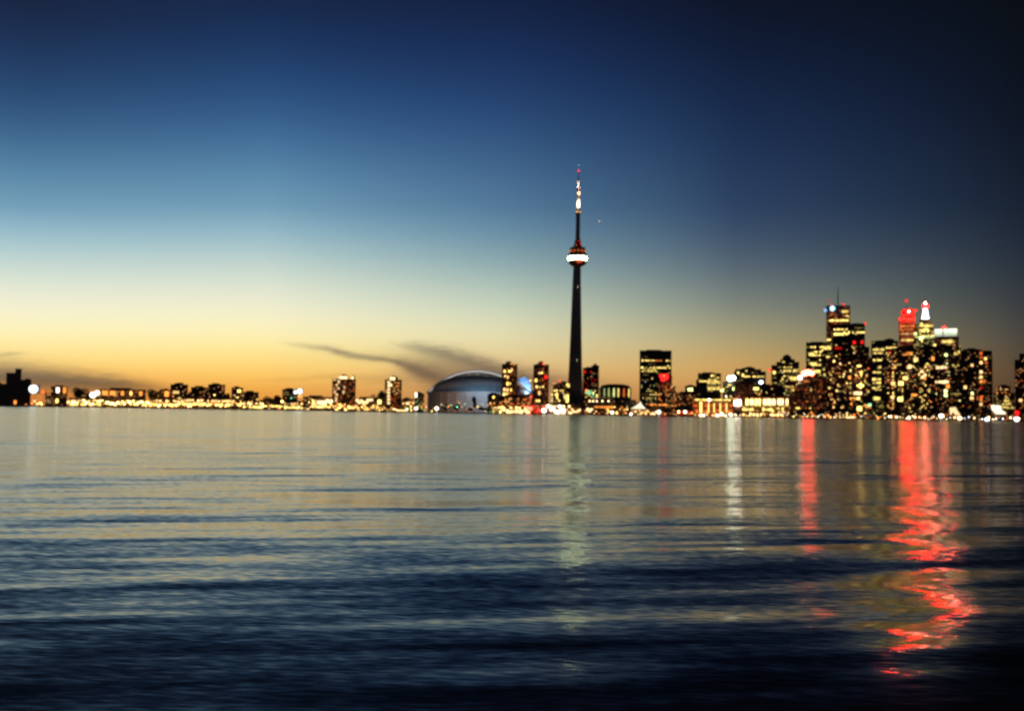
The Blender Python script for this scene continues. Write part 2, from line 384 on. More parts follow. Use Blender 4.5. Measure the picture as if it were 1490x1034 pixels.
b = condo_tower('red brown stepped tower block with a red lamp halfway up, between stadium and needle tower', 776, 798, 531, (783.5, 790, 526.5),
    [(785, 542.6, 2.2, 2.6), (788.5, 542.4, 2.2, 2.4), (780, 553, 2.6, 4.6), (781, 562.5, 2.6, 3), (785.8, 563, 2, 1.8), (790, 562.5, 1.8, 2), (784.8, 571.5, 2.2, 5.2), (781, 583, 2, 2.4), (784.6, 582.8, 2, 3)], 1835)
b.bulb(794.5, 548.5, 4.4, 'red', 3, 'warning_light', y=-1); b.win(790.8, 528.8, 1.4, 3.4, 'pnk', 6, False); b.scat(777, 797, 534, 590, 26, ('dorg', 'org'), (.6, 1))

b = Bld('apartment_block', 'dark low block in front of the stadium with small yellow windows', 1790, 22, [(710, 728, 574)], 'condod', 'apartment block', fins=5)
b.win(718.3, 579, 2.4, 3.6, 'yel', 3); b.win(713.5, 586, 2.6, 2, 'warm', 3); b.win(719, 586, 1.6, 2.4, 'org', 3); b.scat(711, 727, 590, 600, 8, W3)
b = Bld('brick_building', 'long reddish low building at the foot of the stadium tower block', 1770, 24, [(724, 776, 577)], 'low', fins=6)
b.scat(726, 775, 580, 592, 30, ('org', 'dorg', 'warm'), (1.5, 3)); b.scat(726, 775, 592, 601, 22, ('yel', 'warm'), (4, 7), (2, 3), (2, 3.5)); b.bulb(772.5, 577, 2.8, 'pnk', 6, 'lamp', y=-1)
b.part('lit_awning', 764, 775, 591.5, 596, emit('pnk', 8), -5, -.9); b.row(735, 770, 598, 5, 'cream', 5, 4.5, .5, snap=False)
b = Bld('restaurant', 'low building glowing deep red beside the twin tower blocks', 1740, 22, [(775, 800, 588)], 'low', 'restaurant', fins=6)
b.scat(775, 790, 590, 601, 10, ('red',), (1, 3)); b.blaze(776, 788, 594, 600, 3, ('red', 'pnk'), 3, (2, 4)); b.row(777, 799, 590, 6, 'dorg', 3, 2.5); b.scat(776, 799, 593, 601, 8, ('red', 'pnk'), (4, 8))
b = Bld('hotel', 'low hotel with yellow window bands left of the needle tower foot', 1850, 30, [(805, 829, 560), (813, 824, 555.5)], 'condo', 'hotel', fins=5)
b.row(806, 820, 568.5, 5, 'yel', 2.6, 2.4, .9); b.row(824, 829, 559, 2, 'yel', 3, 3); b.row(824, 829, 563.5, 2, 'yel', 3, 2); b.win(825.5, 578, 3, 5, 'yel', 3); b.win(825.5, 584, 3, 5, 'yel', 3)
b.win(810.6, 575, 2, 8, 'yel', 2.6, False); b.scat(803, 829, 572, 590, 18, ('yel', 'grn', 'warm'), (1.5, 3)); b.bulb(814.5, 554.5, 3, 'pnk', 2.4, 'warning_light'); b.bulb(806, 557.5, 2.4, 'org', 1.5, 'warning_light', y=-1)
b = Bld('ferry_terminal', 'blazing white and yellow quayside terminal below the needle tower', 1728, 20, [(795, 845, 588)], 'low', 'ferry terminal', fins=6)
b.blaze(802, 821, 590, 600, 12, ('wht', 'wht', 'cream'), 14, (4.5, 7)); b.blaze(821, 845, 595, 601, 9, ('cream', 'lamp'), 9, (2.4, 4.6)); b.row(796, 830, 590, 9, 'cream', 6, 3, .7)
b.bulb(791.5, 597, 6, 'wht', 22, 'lamp', y=-2); b.bulb(797.8, 590.8, 4.4, 'wht', 16, 'lamp', y=-2)

# ---- the needle tower
def needle():
    D = 2290; r = P(837.6, 604, D); u = D/F
    def Z(py): return P(838 + (604-py)*.0137, py, D).z - GZ
    root = empty('broadcast_tower', (r.x, D, GZ), R(8)); tag(root, 'very tall slender concrete needle tower with a white lit round pod', 'tower')
    rings = []
    for py, w, core in ((606, 25, .45), (585, 22.8, .46), (560, 20.6, .48), (530, 18.4, .5), (500, 16.6, .54), (460, 14.6, .6), (430, 13, .66), (405, 11.6, .74), (384, 10.4, .85)):
        R0 = w/2*u*1.14; ring = []
        for k in range(3):
            a = R(-90 + 120*k + 30)
            t = R0*.17
            for da, rr in ((-t/R0, R0), (t/R0, R0)): ring.append((rr*math.cos(a+da), rr*math.sin(a+da), Z(py)))
            for da, rr in ((R(38), R0*core), (R(60), R0*core*.98), (R(82), R0*core)): ring.append((rr*math.cos(a+da), rr*math.sin(a+da), Z(py)))
        rings.append(ring)
    MB().loft(rings).build('shaft', M['conc'], root)
    MB().lathe([(3*u, Z(389)), (9*u, Z(386.5)), (12.4*u, Z(384)), (13.4*u, Z(380.5)), (13.2*u, Z(379))], 40).build('pod_underside', M['rim'], root, True)
    MB().lathe([(13.3*u, Z(379)), (13.7*u, Z(377.8)), (13.7*u, Z(374.6)), (13.4*u, Z(374))], 40).build('light_ring', emit('ring', 28), root, True)
    MB().lathe([(13.3*u, Z(373.9)), (13.3*u, Z(369.5)), (11.4*u, Z(368)), (11.2*u, Z(363.4))], 40).build('pod_deck', M['darkm'], root)
    MB().lathe([(11.3*u, Z(363.3)), (11.3*u, Z(360.6)), (9.5*u, Z(360.3))], 40).build('pod_rim', M['rim'], root)
    for i in range(14):
        a = 2*math.pi*i/14 + .1
        w = MB().box(-.8*u, .8*u, -.6, .6, Z(367.2), Z(364.6)).build('window', emit('dorg', .9), root); w.location = (11.4*u*math.cos(a), 11.4*u*math.sin(a), 0); w.rotation_euler = (0, 0, a + math.pi/2)
    MB().lathe([(6.2*u, Z(360.2)), (5.8*u, Z(356)), (4.6*u, Z(354)), (4.4*u, Z(350)), (3.4*u, Z(348.5))], 24).build('neck', M['darkm'], root)
    MB().lathe([(3.35*u, Z(348.4)), (3.1*u, Z(330)), (3.0*u, Z(312.5))], 18).build('upper_shaft', M['conc'], root, True)
    MB().lathe([(3.2*u, Z(312.4)), (4.1*u, Z(310.5)), (4.1*u, Z(307.5)), (3.3*u, Z(306))], 24).build('upper_pod', M['rim'], root)
    for a in (-100, -60, -140): 
        x = MB().lathe([(.1, -1), (1, 0), (.1, 1)], 8).build('beacon', emit('warm', 5), root); x.location = (4.3*u*math.cos(R(a)), 4.3*u*math.sin(R(a)), Z(309))
    MB().lathe([(3.1*u, Z(305.9)), (2.9*u, Z(295)), (2.5*u, Z(284))], 18).build('radome', M['radome'], root, True)
    MB().lathe([(2.2*u, Z(283.9)), (2.1*u, Z(276))], 14).build('radome', M['radome'], root, True)
    MB().lathe([(1.4*u, Z(275.9)), (1.9*u, Z(273)), (1.7*u, Z(264)), (1.0*u, Z(262))], 14).build('radome', M['radome'], root, True)
    MB().lathe([(.7*u, Z(261.9)), (.6*u, Z(250)), (.3*u, Z(242))], 10).build('antenna', M['darkm'], root)
    for z, c, s_, rad in ((249.5, 'red', 6, 1.3), (246.5, 'red', 4, 1.0), (241, 'cold', 2, .8)):
        x = MB().lathe([(.1, -rad), (rad, 0), (.1, rad)], 8).build('beacon', emit(c, s_), root); x.location = (0, -1.2, Z(z))
    for a, z, c in ((-90, 352, 'red'), (-60, 356, 'red'), (-120, 357, 'dorg'), (-95, 418, 'wht'), (-92, 524, 'grn')):
        x = MB().lathe([(.1, -.8), (.9, 0), (.1, .8)], 8).build('beacon', emit(c, 5 if c == 'red' else 2.5), root); x.location = (6.5*u*math.cos(R(a)), 6.5*u*math.sin(R(a)), Z(z))
    lamp('floodlight', 'SPOT', (0, -22, Z(301)), 70000, (1, .86, .64), root, (0, 0, Z(293)), .6, 110, 1.0)
    lamp('floodlight', 'SPOT', (4, -14, Z(284)), 22000, (1, .5, .25), root, (0, 0, Z(277)), .4, 110)
    lamp('floodlight', 'SPOT', (-4, -14, Z(271)), 16000, (1, .68, .58), root, (0, 0, Z(267)), .4, 110)
    for dx in (-40, 40):
        lamp('floodlight', 'SPOT', (dx, -70, 4), 9000, (1, .6, .45), root, (0, 0, 110), 1, 50)
    lamp('floodlight', 'SPOT', (0, -30, Z(388)), 16000, (1, .25, .12), root, (0, -8, Z(366)), .5, 80)
needle()

# ---- between the needle and the slab
b = Bld('office_tower', 'dark twin office block with a small pointed top right of the needle tower', 2330, 34, [(848, 871, 535.5), (861, 871, 532)], 'dark', 'office block', fins=6)
b.win(851, 541, 3, 3, 'red', 1.5); b.win(860, 541, 2.4, 2, 'red', 1.2); b.mast(866, 532, 528, 4, 'spire'); b.scat(850, 869, 545, 568, 8, ('warm', 'red'), (.7,))
b = Bld('office_block', 'low block with green and yellow windows at the foot of the needle tower', 1840, 26, [(850, 871, 566)], 'condod', 'office block', fins=5)
b.scat(851, 870, 567, 578, 20, ('grn', 'yel', 'tgrn'), (1.5, 3)); b.bulb(853, 567, 2.4, 'pnk', 6, 'lamp', y=-1)
def arena():
    D = 1860; c = 895; r = P(c, 604, D); az = math.atan2(r.x, D); u = D*math.cos(az)/F
    root = empty('round_hall', (r.x, D, GZ), -az); tag(root, 'dark round fronted hall with tall glowing green and gold windows', 'hall')
    H = lambda py: P(c, py, D).z - GZ
    MB().lathe([(23.5*u, 0), (23.5*u, H(566)), (22*u, H(563.5))], 36, 0, 30).build('wall', FA['dark'], root)
    MB().lathe([(23.9*u, H(566.0)+.1), (24*u, H(565)), (20*u, H(560)), (12*u, H(558.2)), (.5, H(557.8))], 36, 0, 30).build('roof', M['roof'], root, True)
    for px, col, s_ in ((879, 'grn', .4), (885.5, 'grn', .5), (893, 'grn', 1.1), (899.5, 'yel', 1.2), (907.5, 'dorg', .8), (915, 'yel', 1.6)):
        dx = (px - c)*u; dx = max(-23.2*u, min(23.2*u, dx)); y = 30 - math.sqrt(max(0, (23.7*u)**2 - dx*dx))
        w = MB().box(-1.1*u, 1.1*u, -.4, .4, H(577), H(564.5)).build('window', emit(col, s_), root); w.location = (dx, y, 0); w.rotation_euler = (0, 0, math.asin(dx/(24*u)))
arena()
b = Bld('quay_building', 'low dark quay building with a row of white lamps and orange strip', 1745, 22, [(852, 925, 582)], 'condod', 'quay building', fins=8)
for x in (858, 863, 868.5, 876.5, 885.5): b.bulb(x, 583.3, 2.6, 'cream', 7, 'lamp', y=-1)
b.row(864, 894, 592.5, 12, 'org', 3, 3.2, .85); b.blaze(853, 862, 595, 599, 3, ('cream',), 9, (4, 6)); b.scat(880, 924, 590, 602, 22, W3, (2, 4))
b.bulb(891, 600, 4, 'wht', 14, 'lamp', y=-2); b.bulb(919, 603, 5, 'wht', 16, 'lamp', y=-2); b.bulb(897.5, 600.5, 3, 'yel', 8, 'lamp', y=-2)

# ---- slab with red sign building
b = Bld('office_tower', 'plain dark slab office tower with two bright yellow floors near the top', 2250, 36, [(930.5, 976.5, 510.5)], 'dark', 'office tower', fh=3.9, fins=5)
b.row(934, 952, 525, 8, 'yel', 2.2, 1.8, .9); b.row(952, 963, 525.5, 5, 'org', 2, 1.4, .8); b.row(969, 976, 525.5, 3, 'yel', 2, 2.2, .8)
b.row(932, 966, 536, 15, 'yel', 2.4, 2, .85); b.row(933, 956, 539, 10, 'yel', 1.8, 1.6, .8); b.row(965, 976, 534, 4, 'yel', 2.6, 2.4, .7); b.win(935, 523.5, 2.5, 3, 'yel', 2); b.win(935, 534, 2, 3, 'yel', 2)
b.win(949, 551, 2.2, 1.5, 'yel', 1.6); b.win(939, 556, 1.4, 1.4, 'cold', 1)
b.row(938, 960, 573, 9, 'yel', 1.2, 1.6, .7, p=.8); b.row(935, 955, 579, 8, 'yel', 1, 1.6, .7, p=.8); b.row(940, 960, 569.5, 8, 'yel', .8, 1.4, .7, p=.6); b.scat(932, 960, 560, 590, 16, YG, (.5, .8))
b.end()
b = Bld('apartment_tower', 'brown stepped tower block carrying a glowing red sign in front of the slab', 1800, 24, [(960, 977.5, 547), (977, 983, 563), (983, 987, 572)], 'condo', 'tower block', fh=3.0, fins=4)
[b.bulb(x, y, d, 'red', 3.6, 'sign_letter', y=-5) for x, y, d in ((962.5, 547, 6), (968.5, 548.2, 8.6), (964.5, 552, 5))]; b.bulb(966, 547, 2.4, 'org', 3, 'lamp', y=-11)
b.bulb(973, 543, 1.6, 'org', 3, 'lamp', y=-1.5); b.scat(958, 984, 556, 592, 34, ('org', 'dorg', 'warm', 'dorg'), (1, 2)); b.row(967, 985, 587, 6, 'dorg', 2, 2)
b = Bld('boat_house', 'white peaked tent roofed pavilion on the quay before the slab tower', 1722, 18, [(920, 963, 594)], 'low', 'pavilion', fins=6)
b.blaze(922, 958, 597, 603, 15, ('cream', 'lamp', 'cream'), 7, (2, 4.4)); b.row(944, 972, 588.5, 1, 'cream', .1, .5); b.bulb(958.5, 599.5, 5, 'wht', 12, 'lamp', y=-2)
def tent(b, x0, x1, y0, y1, pk, mat, depth=14):
    xa, xb = b.lx(x0), b.lx(x1); za, zb_ = b.lz(x0, y1), b.lz(pk, y0); xm = b.lx(pk); m = MB()
    k = 10; ringlist = []
    for i in range(k+1):
        t = i/k; s_ = (1-t)**1.6*(1-.12) + .12*(1-t) + .03
        ringlist.append([(xm + (xa-xm)*s_, -2 + (1-s_)*depth/2, za + (zb_-za)*t), (xm + (xb-xm)*s_, -2 + (1-s_)*depth/2, za + (zb_-za)*t),
                         (xm + (xb-xm)*s_, -2 + depth - (1-s_)*depth/2, za + (zb_-za)*t), (xm + (xa-xm)*s_, -2 + depth - (1-s_)*depth/2, za + (zb_-za)*t)])
    m.loft(ringlist); return m.build('tent_roof', mat, b.root)
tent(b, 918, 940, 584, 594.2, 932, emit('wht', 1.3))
b = Bld('quay_building', 'low quay building with a long orange lit canopy below the brown tower block', 1742, 20, [(940, 984, 586)], 'low', 'quay building', fins=8)
b.row(945, 969, 588.7, 9, 'org', 4, 2.4, .95, snap=False); b.scat(960, 984, 590, 602, 12, ('org', 'yel', 'dorg'), (1.5, 3))
b = Bld('pavilion', 'low round pavilion with a red glowing front and dark roof', 1725, 18, [(982, 1010, 597)], 'low', 'pavilion', fins=6)
MB().lathe([(14*b.D/F, b.lz(996, 597)), (13*b.D/F, b.lz(996, 593)), (7*b.D/F, b.lz(996, 590)), (1, b.lz(996, 588.5))], 20, 0, 9, .6).build('canopy', M['roof'], b.root, True)
b.row(984, 1009, 600.5, 8, 'red', .9, 6, .95, snap=False); b.bulb(987.5, 599, 3.4, 'cream', 12, 'lamp', y=-2); b.bulb(997, 599, 4, 'wht', 14, 'lamp', y=-2); b.bulb(1007, 600.5, 2.6, 'org', 8, 'lamp', y=-2)
b = Bld('apartment_block', 'dim brown low block between the sign tower and the banded office block', 1900, 26, [(984, 1012, 572)], 'brown', 'apartment block', fins=6)
b.scat(986, 1010, 574, 590, 14, ('dorg', 'org', 'warm'), (.8, 1.6))
b = Bld('office_block', 'small dark annexe with one bright yellow green window, left of the banded block', 2060, 26, [(997, 1014, 562)], 'dark', 'office block', fins=5)
b.win(1003, 567.5, 4.5, 4, 'grn', 2.6); b.win(1006.5, 567, 2.6, 4.4, 'yel', 5)
b = Bld('office_block', 'dark office block with four yellow window bands stacked on its right half', 2150, 34, [(1015.5, 1048.5, 543.5), (1013, 1016, 553)], 'dark', 'office block', fh=3.9, fins=5)
b.row(1017, 1048, 554, 12, 'yel', 2.2, 2.2, .85); b.row(1031, 1047, 551, 7, 'yel', 1.8, 2, .85); b.row(1029, 1048, 558, 8, 'yel', 2, 2.4, .9); b.row(1029, 1048, 562, 8, 'yel', 1.8, 1.6, .9); b.row(1030, 1048, 566.5, 8, 'yel', 2.2, 2.4, .9); b.win(1036, 547, 3.5, 2.5, 'yel', 2.4); b.win(1040, 547.5, 1.6, 2, 'yel', 1.6); b.row(1030, 1038, 569.5, 4, 'yel', 1.2, 1.6)
b = Bld('office_block', 'narrow dark block topped by a brilliant white square sign', 1960, 26, [(1052, 1068, 556)], 'dark', 'office block', fins=5)
[b.bulb(x, y, d, 'pale', 22, 'sign_letter', y=-5) for x, y, d in ((1062, 550.6, 7), (1066.6, 549.8, 6.6))]; b.part('sign_frame', 1062, 1067, 554.1, 557, M['darkm'], -.5, 1)
b.win(1050.5, 568, 5, 3, 'grn', 3); b.win(1060.5, 559, 2, 3.4, 'yel', 2.5); b.win(1067, 566, 2.4, 5, 'grn', 2.5); b.scat(1053, 1067, 560, 585, 9, YG, (1, 2)); b.win(1056.5, 577, 2, 3, 'wht', 5)
b = Bld('warehouse_terminal', 'long old warehouse terminal glowing orange behind tall pilasters', 1735, 26, [(1007, 1067, 581)], 'term', 'terminal', fh=4.2, fins=4.4)
b.row(1010, 1063, 583, 20, 'yel', 3, 2.2, .9); b.row(1008, 1066, 590, 16, 'dorg', 1.8, 5, .72, snap=False); b.row(1008, 1066, 597, 16, 'dorg', 1.6, 5, .7, snap=False)
for x in (1019.5, 1031, 1039, 1048, 1057): b.win(x, 593, 1.7, 14, 'yel', 2.2, False, y=-.8)
b.win(1019.8, 592, 3, 16, 'yel', 3, False, y=-.95)
for x, y, d in ((1032, 581.6, 4), (1019.5, 604.5, 3.4), (1024, 604.5, 3.4), (1043.5, 605, 4.6), (1050, 601.5, 3), (1063, 603, 3.6), (1056, 605, 2.6)): b.bulb(x, y, d, 'wht', 14, 'lamp', y=-2.5)
b.scat(1010, 1064, 600, 606, 16, ('org', 'yel', 'warm'), (3, 5))
b.end()
b = Bld('office_block', 'brown masonry block under the stepped dark office roof, pink white light at its foot', 1905, 26, [(1069, 1096, 557.5)], 'brown', 'office block', fins=4)
b.part('sign', 1068.5, 1079, 582, 589.5, emit('wht', 16), -3, -.5); b.bulb(1071, 582, 4, 'pnk', 14, 'lamp', y=-4)
b = Bld('office_block', 'wide dark office block with a shallow stepped roof and one long lit floor', 2160, 36, [(1068, 1114, 541), (1070, 1107, 537.5), (1082, 1098, 535.2)], 'dark', 'office block', fh=3.9, fins=5)
b.row(1079, 1092, 547.5, 5, 'yel', 2.4, 2, .9); b.row(1095, 1112, 547.5, 7, 'yel', 2.4, 2.2, .85); b.win(1074, 543, 3, 3, 'yel', 2.4); b.win(1086, 539, 2, 2, 'yel', 2); b.win(1081, 545.5, 3, 3, 'yel', 2.2)
b.bulb(1107.3, 556.2, 4.4, 'cold', 12, 'floodlight', y=-3); b.win(1100, 565.7, 8, 4, 'yel', 3.4)
b = Bld('office_block', 'low dark block with a few yellow windows behind the bright glass terminal', 1920, 24, [(1096, 1132, 561)], 'dark', 'office block', fins=5)
b.win(1100, 566, 8, 4, 'yel', 3); b.scat(1098, 1131, 564, 580, 14, ('yel', 'grn', 'org'), (1, 2.4))
b = Bld('glass_terminal', 'long quay building with tall brilliant yellow white windows in rows', 1738, 26, [(1078, 1149, 577)], 'term', 'terminal', fh=4.2, fins=0)
for x, w in ((1087, 3.5), (1093.5, 5), (1100, 3.8), (1105, 3), (1113, 5), (1119, 4.6), (1125.5, 5), (1133.5, 4), (1138, 3.6), (1145, 3)):
    b.win(x, 584.5, w, 9, random.choice(('cream', 'yel', 'cream')), 5, False)
b.row(1080, 1100, 595.5, 6, 'yel', 4, 3.4, .9, snap=False); b.row(1110, 1124, 595.5, 4, 'yel', 4, 3.2, .9, snap=False); b.blaze(1124, 1148, 596, 605, 9, ('cream', 'yel', 'wht'), 5, (2.4, 5))
b.row(1079, 1148, 590.5, 22, 'yel', 1.3, 1.8, .7, snap=False); b.row(1079, 1140, 603, 12, 'cream', 5, 3.2, .6, snap=False, p=.85); b.scat(1080, 1147, 592, 606, 20, ('yel', 'grn', 'warm'), (2, 4))
b.end()

# ---- domed grey block and its neighbours
b = Bld('hotel', 'stepped dark hotel with a small round cap and green yellow windows', 2300, 38, [(1130, 1162.5, 527), (1122.5, 1131, 531.5), (1136, 1156, 523), (1139, 1151, 519.5)], 'off', 'hotel', fh=3.9, fins=5)
xm, zm = b.at(1144.8, 519.5); MB().lathe([(5.2*b.D/F, zm), (4.8*b.D/F, zm + 3), (2.6*b.D/F, zm + 6), (.3, zm + 7)], 20, xm, 14).build('cap', M['roof'], b.root, True)
b.bulb(1120.8, 538, 3.6, 'red', 3, 'warning_light', y=2); b.row(1140, 1162, 538.5, 8, 'yel', 2, 3.4, .8); b.row(1140, 1153, 535, 5, 'yel', 1.6, 2.4, .8); b.row(1147, 1163, 549, 6, 'yel', 1.8, 3.6, .9); b.row(1150, 1162, 552, 4, 'yel', 1.8, 3); b.win(1126.5, 541, 3.6, 4.6, 'yel', 2.4); b.win(1140, 526, 4, 2, 'yel', 1); b.row(1140, 1155, 561.5, 6, 'yel', 1.8, 1.8); b.scat(1124, 1160, 540, 575, 18, YG, (1, 2))
b = Bld('apartment_tower', 'broad dim reddish brown tower block below a glaring pink white sign', 1830, 28, [(1160, 1203, 548), (1151, 1161, 572)], 'brown', 'tower block', fh=3.0, fins=4)
[b.bulb(x, y, d, 'pnk', 30, 'sign_letter', y=10) for x, y, d in ((1170.5, 542.8, 8.5), (1176, 541.4, 9), (1181, 542.6, 8))]; b.part('sign_frame', 1170, 1181, 546.9, 549, M['darkm'], -.5, 1); b.bulb(1164, 549.2, 5.6, 'wht', 12, 'floodlight', y=-3)
b.row(1172, 1180, 555, 3, 'org', 2.2, 3); b.row(1161, 1166, 557, 2, 'cream', 2, 3); b.scat(1155, 1202, 553, 602, 40, ('dorg', 'dorg', 'org', 'dorg'), (.35, .7, 1.3)); b.win(1180, 567, 1.6, 3.2, 'yel', 2); b.win(1161, 594.5, 6, 2.4, 'yel', 2); b.win(1179, 594, 2, 3, 'yel', 1.6); b.win(1193.5, 577, 1.6, 2, 'org', 2)
b.end()
b = Bld('office_tower', 'dark office tower with broad broken bands of yellow light left of the antenna tower', 2480, 40, [(1173, 1210, 498.5)], 'off', 'office tower', fh=3.9, fins=5)
for x0, x1, y, h in ((1179, 1187, 505, 2.6), (1192, 1209, 505, 3), (1195, 1209, 508.5, 3), (1176, 1195, 513, 2.6), (1177, 1194, 516.5, 2.8), (1177, 1188, 528, 2.4), (1180, 1195, 531, 3), (1202, 1208, 519, 2.4), (1198, 1208, 545, 4), (1199, 1209, 550, 4), (1185, 1194, 541, 5), (1199, 1206, 560, 3)):
    b.row(x0, x1, y, max(2, int((x1-x0)/2.6)), 'yel', 2.4, h, .85)
b.row(1202, 1208, 529, 2, 'dorg', .8, 9); b.scat(1176, 1208, 518, 565, 14, YG, (1, 2)); b.end()

b = Bld('office_tower', 'tallest office tower with a thin rooftop antenna and blue white lamps', 2700, 60, [(1202.5, 1237, 445)], 'condo', 'skyscraper', fh=3.9, fins=6, jit=.02)
b.mast(1219.6, 445, 414, 1.6); b.mast(1227.5, 443, 435, .8); b.bulb(1211.3, 448.4, 6.4, 'blu', 5, 'floodlight', y=-3); b.bulb(1200.8, 451, 4.2, 'blu', 1.4, 'floodlight', y=-3)
for x, y, s_ in ((1210, 442.5, 1.4), (1227.5, 442.5, 2.4), (1205.5, 436.8, .6)): b.bulb(x, y, 2.6, 'red', s_, 'warning_light', y=8)
b.row(1206, 1237, 466.5, 13, 'yel', 3, 3, .95); b.row(1225, 1234, 453, 4, 'yel', 1.6, 4, .9); b.row(1208, 1215, 458, 3, 'dorg', 1.2, 3.4); b.row(1230, 1236, 459.5, 2, 'yel', 2, 3); b.row(1203, 1209, 494, 3, 'yel', 3, 2.6, .95); b.scat(1206, 1235, 450, 464, 8, ('org', 'yel', 'dorg'), (.8, 1.6)); b.row(1210, 1216, 471, 2, 'red', .7, 2)
b = Bld('office_tower', 'black office tower with two bright yellow floors in front of the tallest one', 2560, 44, [(1212.5, 1258.5, 473), (1236, 1258, 471.5)], 'dark', 'skyscraper', fh=3.9, fins=5)
b.row(1213, 1233, 478.3, 10, 'yel', 3, 2.2, .9); b.row(1213, 1236, 485, 11, 'yel', 3.4, 3.4, .95); b.row(1240, 1258.5, 485, 9, 'yel', 2.6, 2.8, .9); b.row(1243, 1256, 477.5, 6, 'yel', .7, 1.6, .5)
b.bulb(1258.5, 471.3, 3.6, 'red', 2, 'warning_light', y=3); b.bulb(1243, 498.3, 4.6, 'red', 1.6, 'warning_light', y=-1); b.bulb(1254.3, 498.3, 4.6, 'red', 1.3, 'warning_light', y=-1); b.row(1215, 1225, 507, 3, 'red', 1.2, 4)
b.scat(1240, 1256, 511, 514, 3, ('warm', 'yel'), (2, 3)); b.scat(1216, 1257, 500, 530, 12, W3, (1, 2))
b = Bld('office_tower', 'narrow black office tower right of the tallest group with cream lights', 2420, 36, [(1250, 1265, 505)], 'dark', 'office tower', fh=3.9, fins=5)
b.scat(1252, 1265, 521, 530, 8, ('cream', 'warm'), (2, 3)); b.row(1251, 1263, 526.5, 4, 'cream', 2.4, 2.6, .8); b.scat(1252, 1264, 535, 580, 14, W3, (1, 2))
b = Bld('apartment_tower', 'very broad dark harbour tower block dotted with warm windows beneath the tallest group', 1900, 30, [(1203, 1268, 521)], 'condod', 'tower block', fh=3.0, fins=5)
for x, y, w, h, c in ((1213.5, 525, 2.6, 3, 'yel'), (1222.5, 529, 2.6, 3, 'warm'), (1236, 528, 2, 2, 'warm'), (1250, 532.5, 6, 2.4, 'yel'), (1253, 543, 2.4, 6, 'yel'), (1228, 544, 2.4, 2.4, 'cream'), (1236.5, 549, 3, 5, 'org'), (1252, 561, 10, 3, 'yel'), (1252.5, 561, 3, 8, 'yel'), (1249.5, 572, 9, 5, 'cream'), (1243.5, 571.5, 3, 3, 'cream'), (1248.8, 579.5, 4.4, 3.6, 'yel'), (1250.5, 594.5, 7, 6.4, 'yel'), (1245, 580, 2, 2, 'org'), (1238.5, 579.5, 3.4, 3, 'org'), (1213, 592, 2.6, 2.6, 'warm'), (1217.5, 568, 2.8, 3, 'warm'), (1210, 573, 1.6, 2, 'org'), (1261, 590, 3, 3, 'org'), (1265.5, 589, 4, 4, 'tgrn'), (1238.5, 587.5, 2.4, 2.4, 'org')):
    b.win(x, y, w, h, c, 3.4, False, y=-.8)
b.scat(1205, 1266, 534, 600, 95, ('warm', 'yel', 'org', 'dorg', 'yel'), (.8, 1.6, 3)); b.end()
b = Bld('office_tower', 'dark slab with yellow floors stepping down its left edge', 2300, 40, [(1268, 1307, 496.5), (1288, 1301, 494)], 'off', 'office tower', fh=3.9, fins=4)
for x0, x1, y, h in ((1270, 1289, 509, 3), (1289, 1305, 506, 2.4), (1270, 1285, 512.5, 2), (1270, 1283, 523.5, 2.6), (1277, 1282, 533, 3), (1270, 1282, 540.5, 2.2), (1269, 1282, 552, 4), (1270, 1282, 557, 3), (1269, 1281, 563, 2.4), (1270, 1282, 567, 1.8), (1270, 1281, 580.5, 6)):
    b.row(x0, x1, y, max(2, int((x1-x0)/2.4)), 'yel', 2.2, h, .9)
b.row(1262, 1268, 552, 2, 'yel', 1.6, 8); b.row(1288, 1289, 540, 1, 'warm', .5, 2); b.end()

# ---- red tower, spire tower, white crown tower
b = Bld('office_tower', 'red granite skyscraper with a glowing red crown', 2640, 46, [(1308.5, 1331.5, 463), (1312, 1332, 450.5)], 'red', 'skyscraper', fh=4.0, fins=4)
b.bulb(1322, 455.5, 9.6, 'pred', 62, 'crown_light', y=-6); b.bulb(1322.5, 454.5, 1.6, 'core', 1700, 'lamp', y=-22); b.bulb(1319, 437.5, 5.4, 'pnk', .9, 'warning_light'); b.mast(1319, 450, 437, .7)
b.part('crown_sign', 1310, 1330, 462.8, 465.2, emit('pred', 85), -1.4, -.5); b.bulb(1334, 452, 2.6, 'red', 2, 'warning_light', y=-2)
b.row(1309.5, 1331, 473.5, 8, 'org', 1.8, 2.6, .9); b.row(1309.5, 1331, 480, 8, 'org', 1.8, 2.6, .9); b.row(1309.5, 1330, 486, 7, 'warm', 1.6, 2.4, .9); b.row(1309, 1329, 494, 8, 'yel', 1.8, 3.4, .9); b.row(1310, 1331, 470, 7, 'pnk', 1.6, 2)
b = Bld('office_tower', 'skyscraper tapering to a brilliant white spire under a red beacon', 2560, 44, [(1330, 1361, 485), (1332, 1358.5, 472), (1339, 1355, 465)], 'grnw', 'skyscraper', fh=3.9, fins=4)
def spire(b):
    x, z0 = b.at(1346.5, 465); z1 = b.lz(1346.5, 448); u = b.D/F
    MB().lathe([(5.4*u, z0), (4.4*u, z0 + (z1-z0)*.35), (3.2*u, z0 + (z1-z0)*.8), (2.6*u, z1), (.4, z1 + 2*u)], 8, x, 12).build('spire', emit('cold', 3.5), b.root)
    b.bulb(1346.3, 445.3, 7.5, 'pred', 130, 'beacon', y=12); b.bulb(1346.3, 440.5, 1.6, 'core', 1700, 'beacon', y=12)  # upper core bulb added to turn the red water reflection more orange
spire(b)
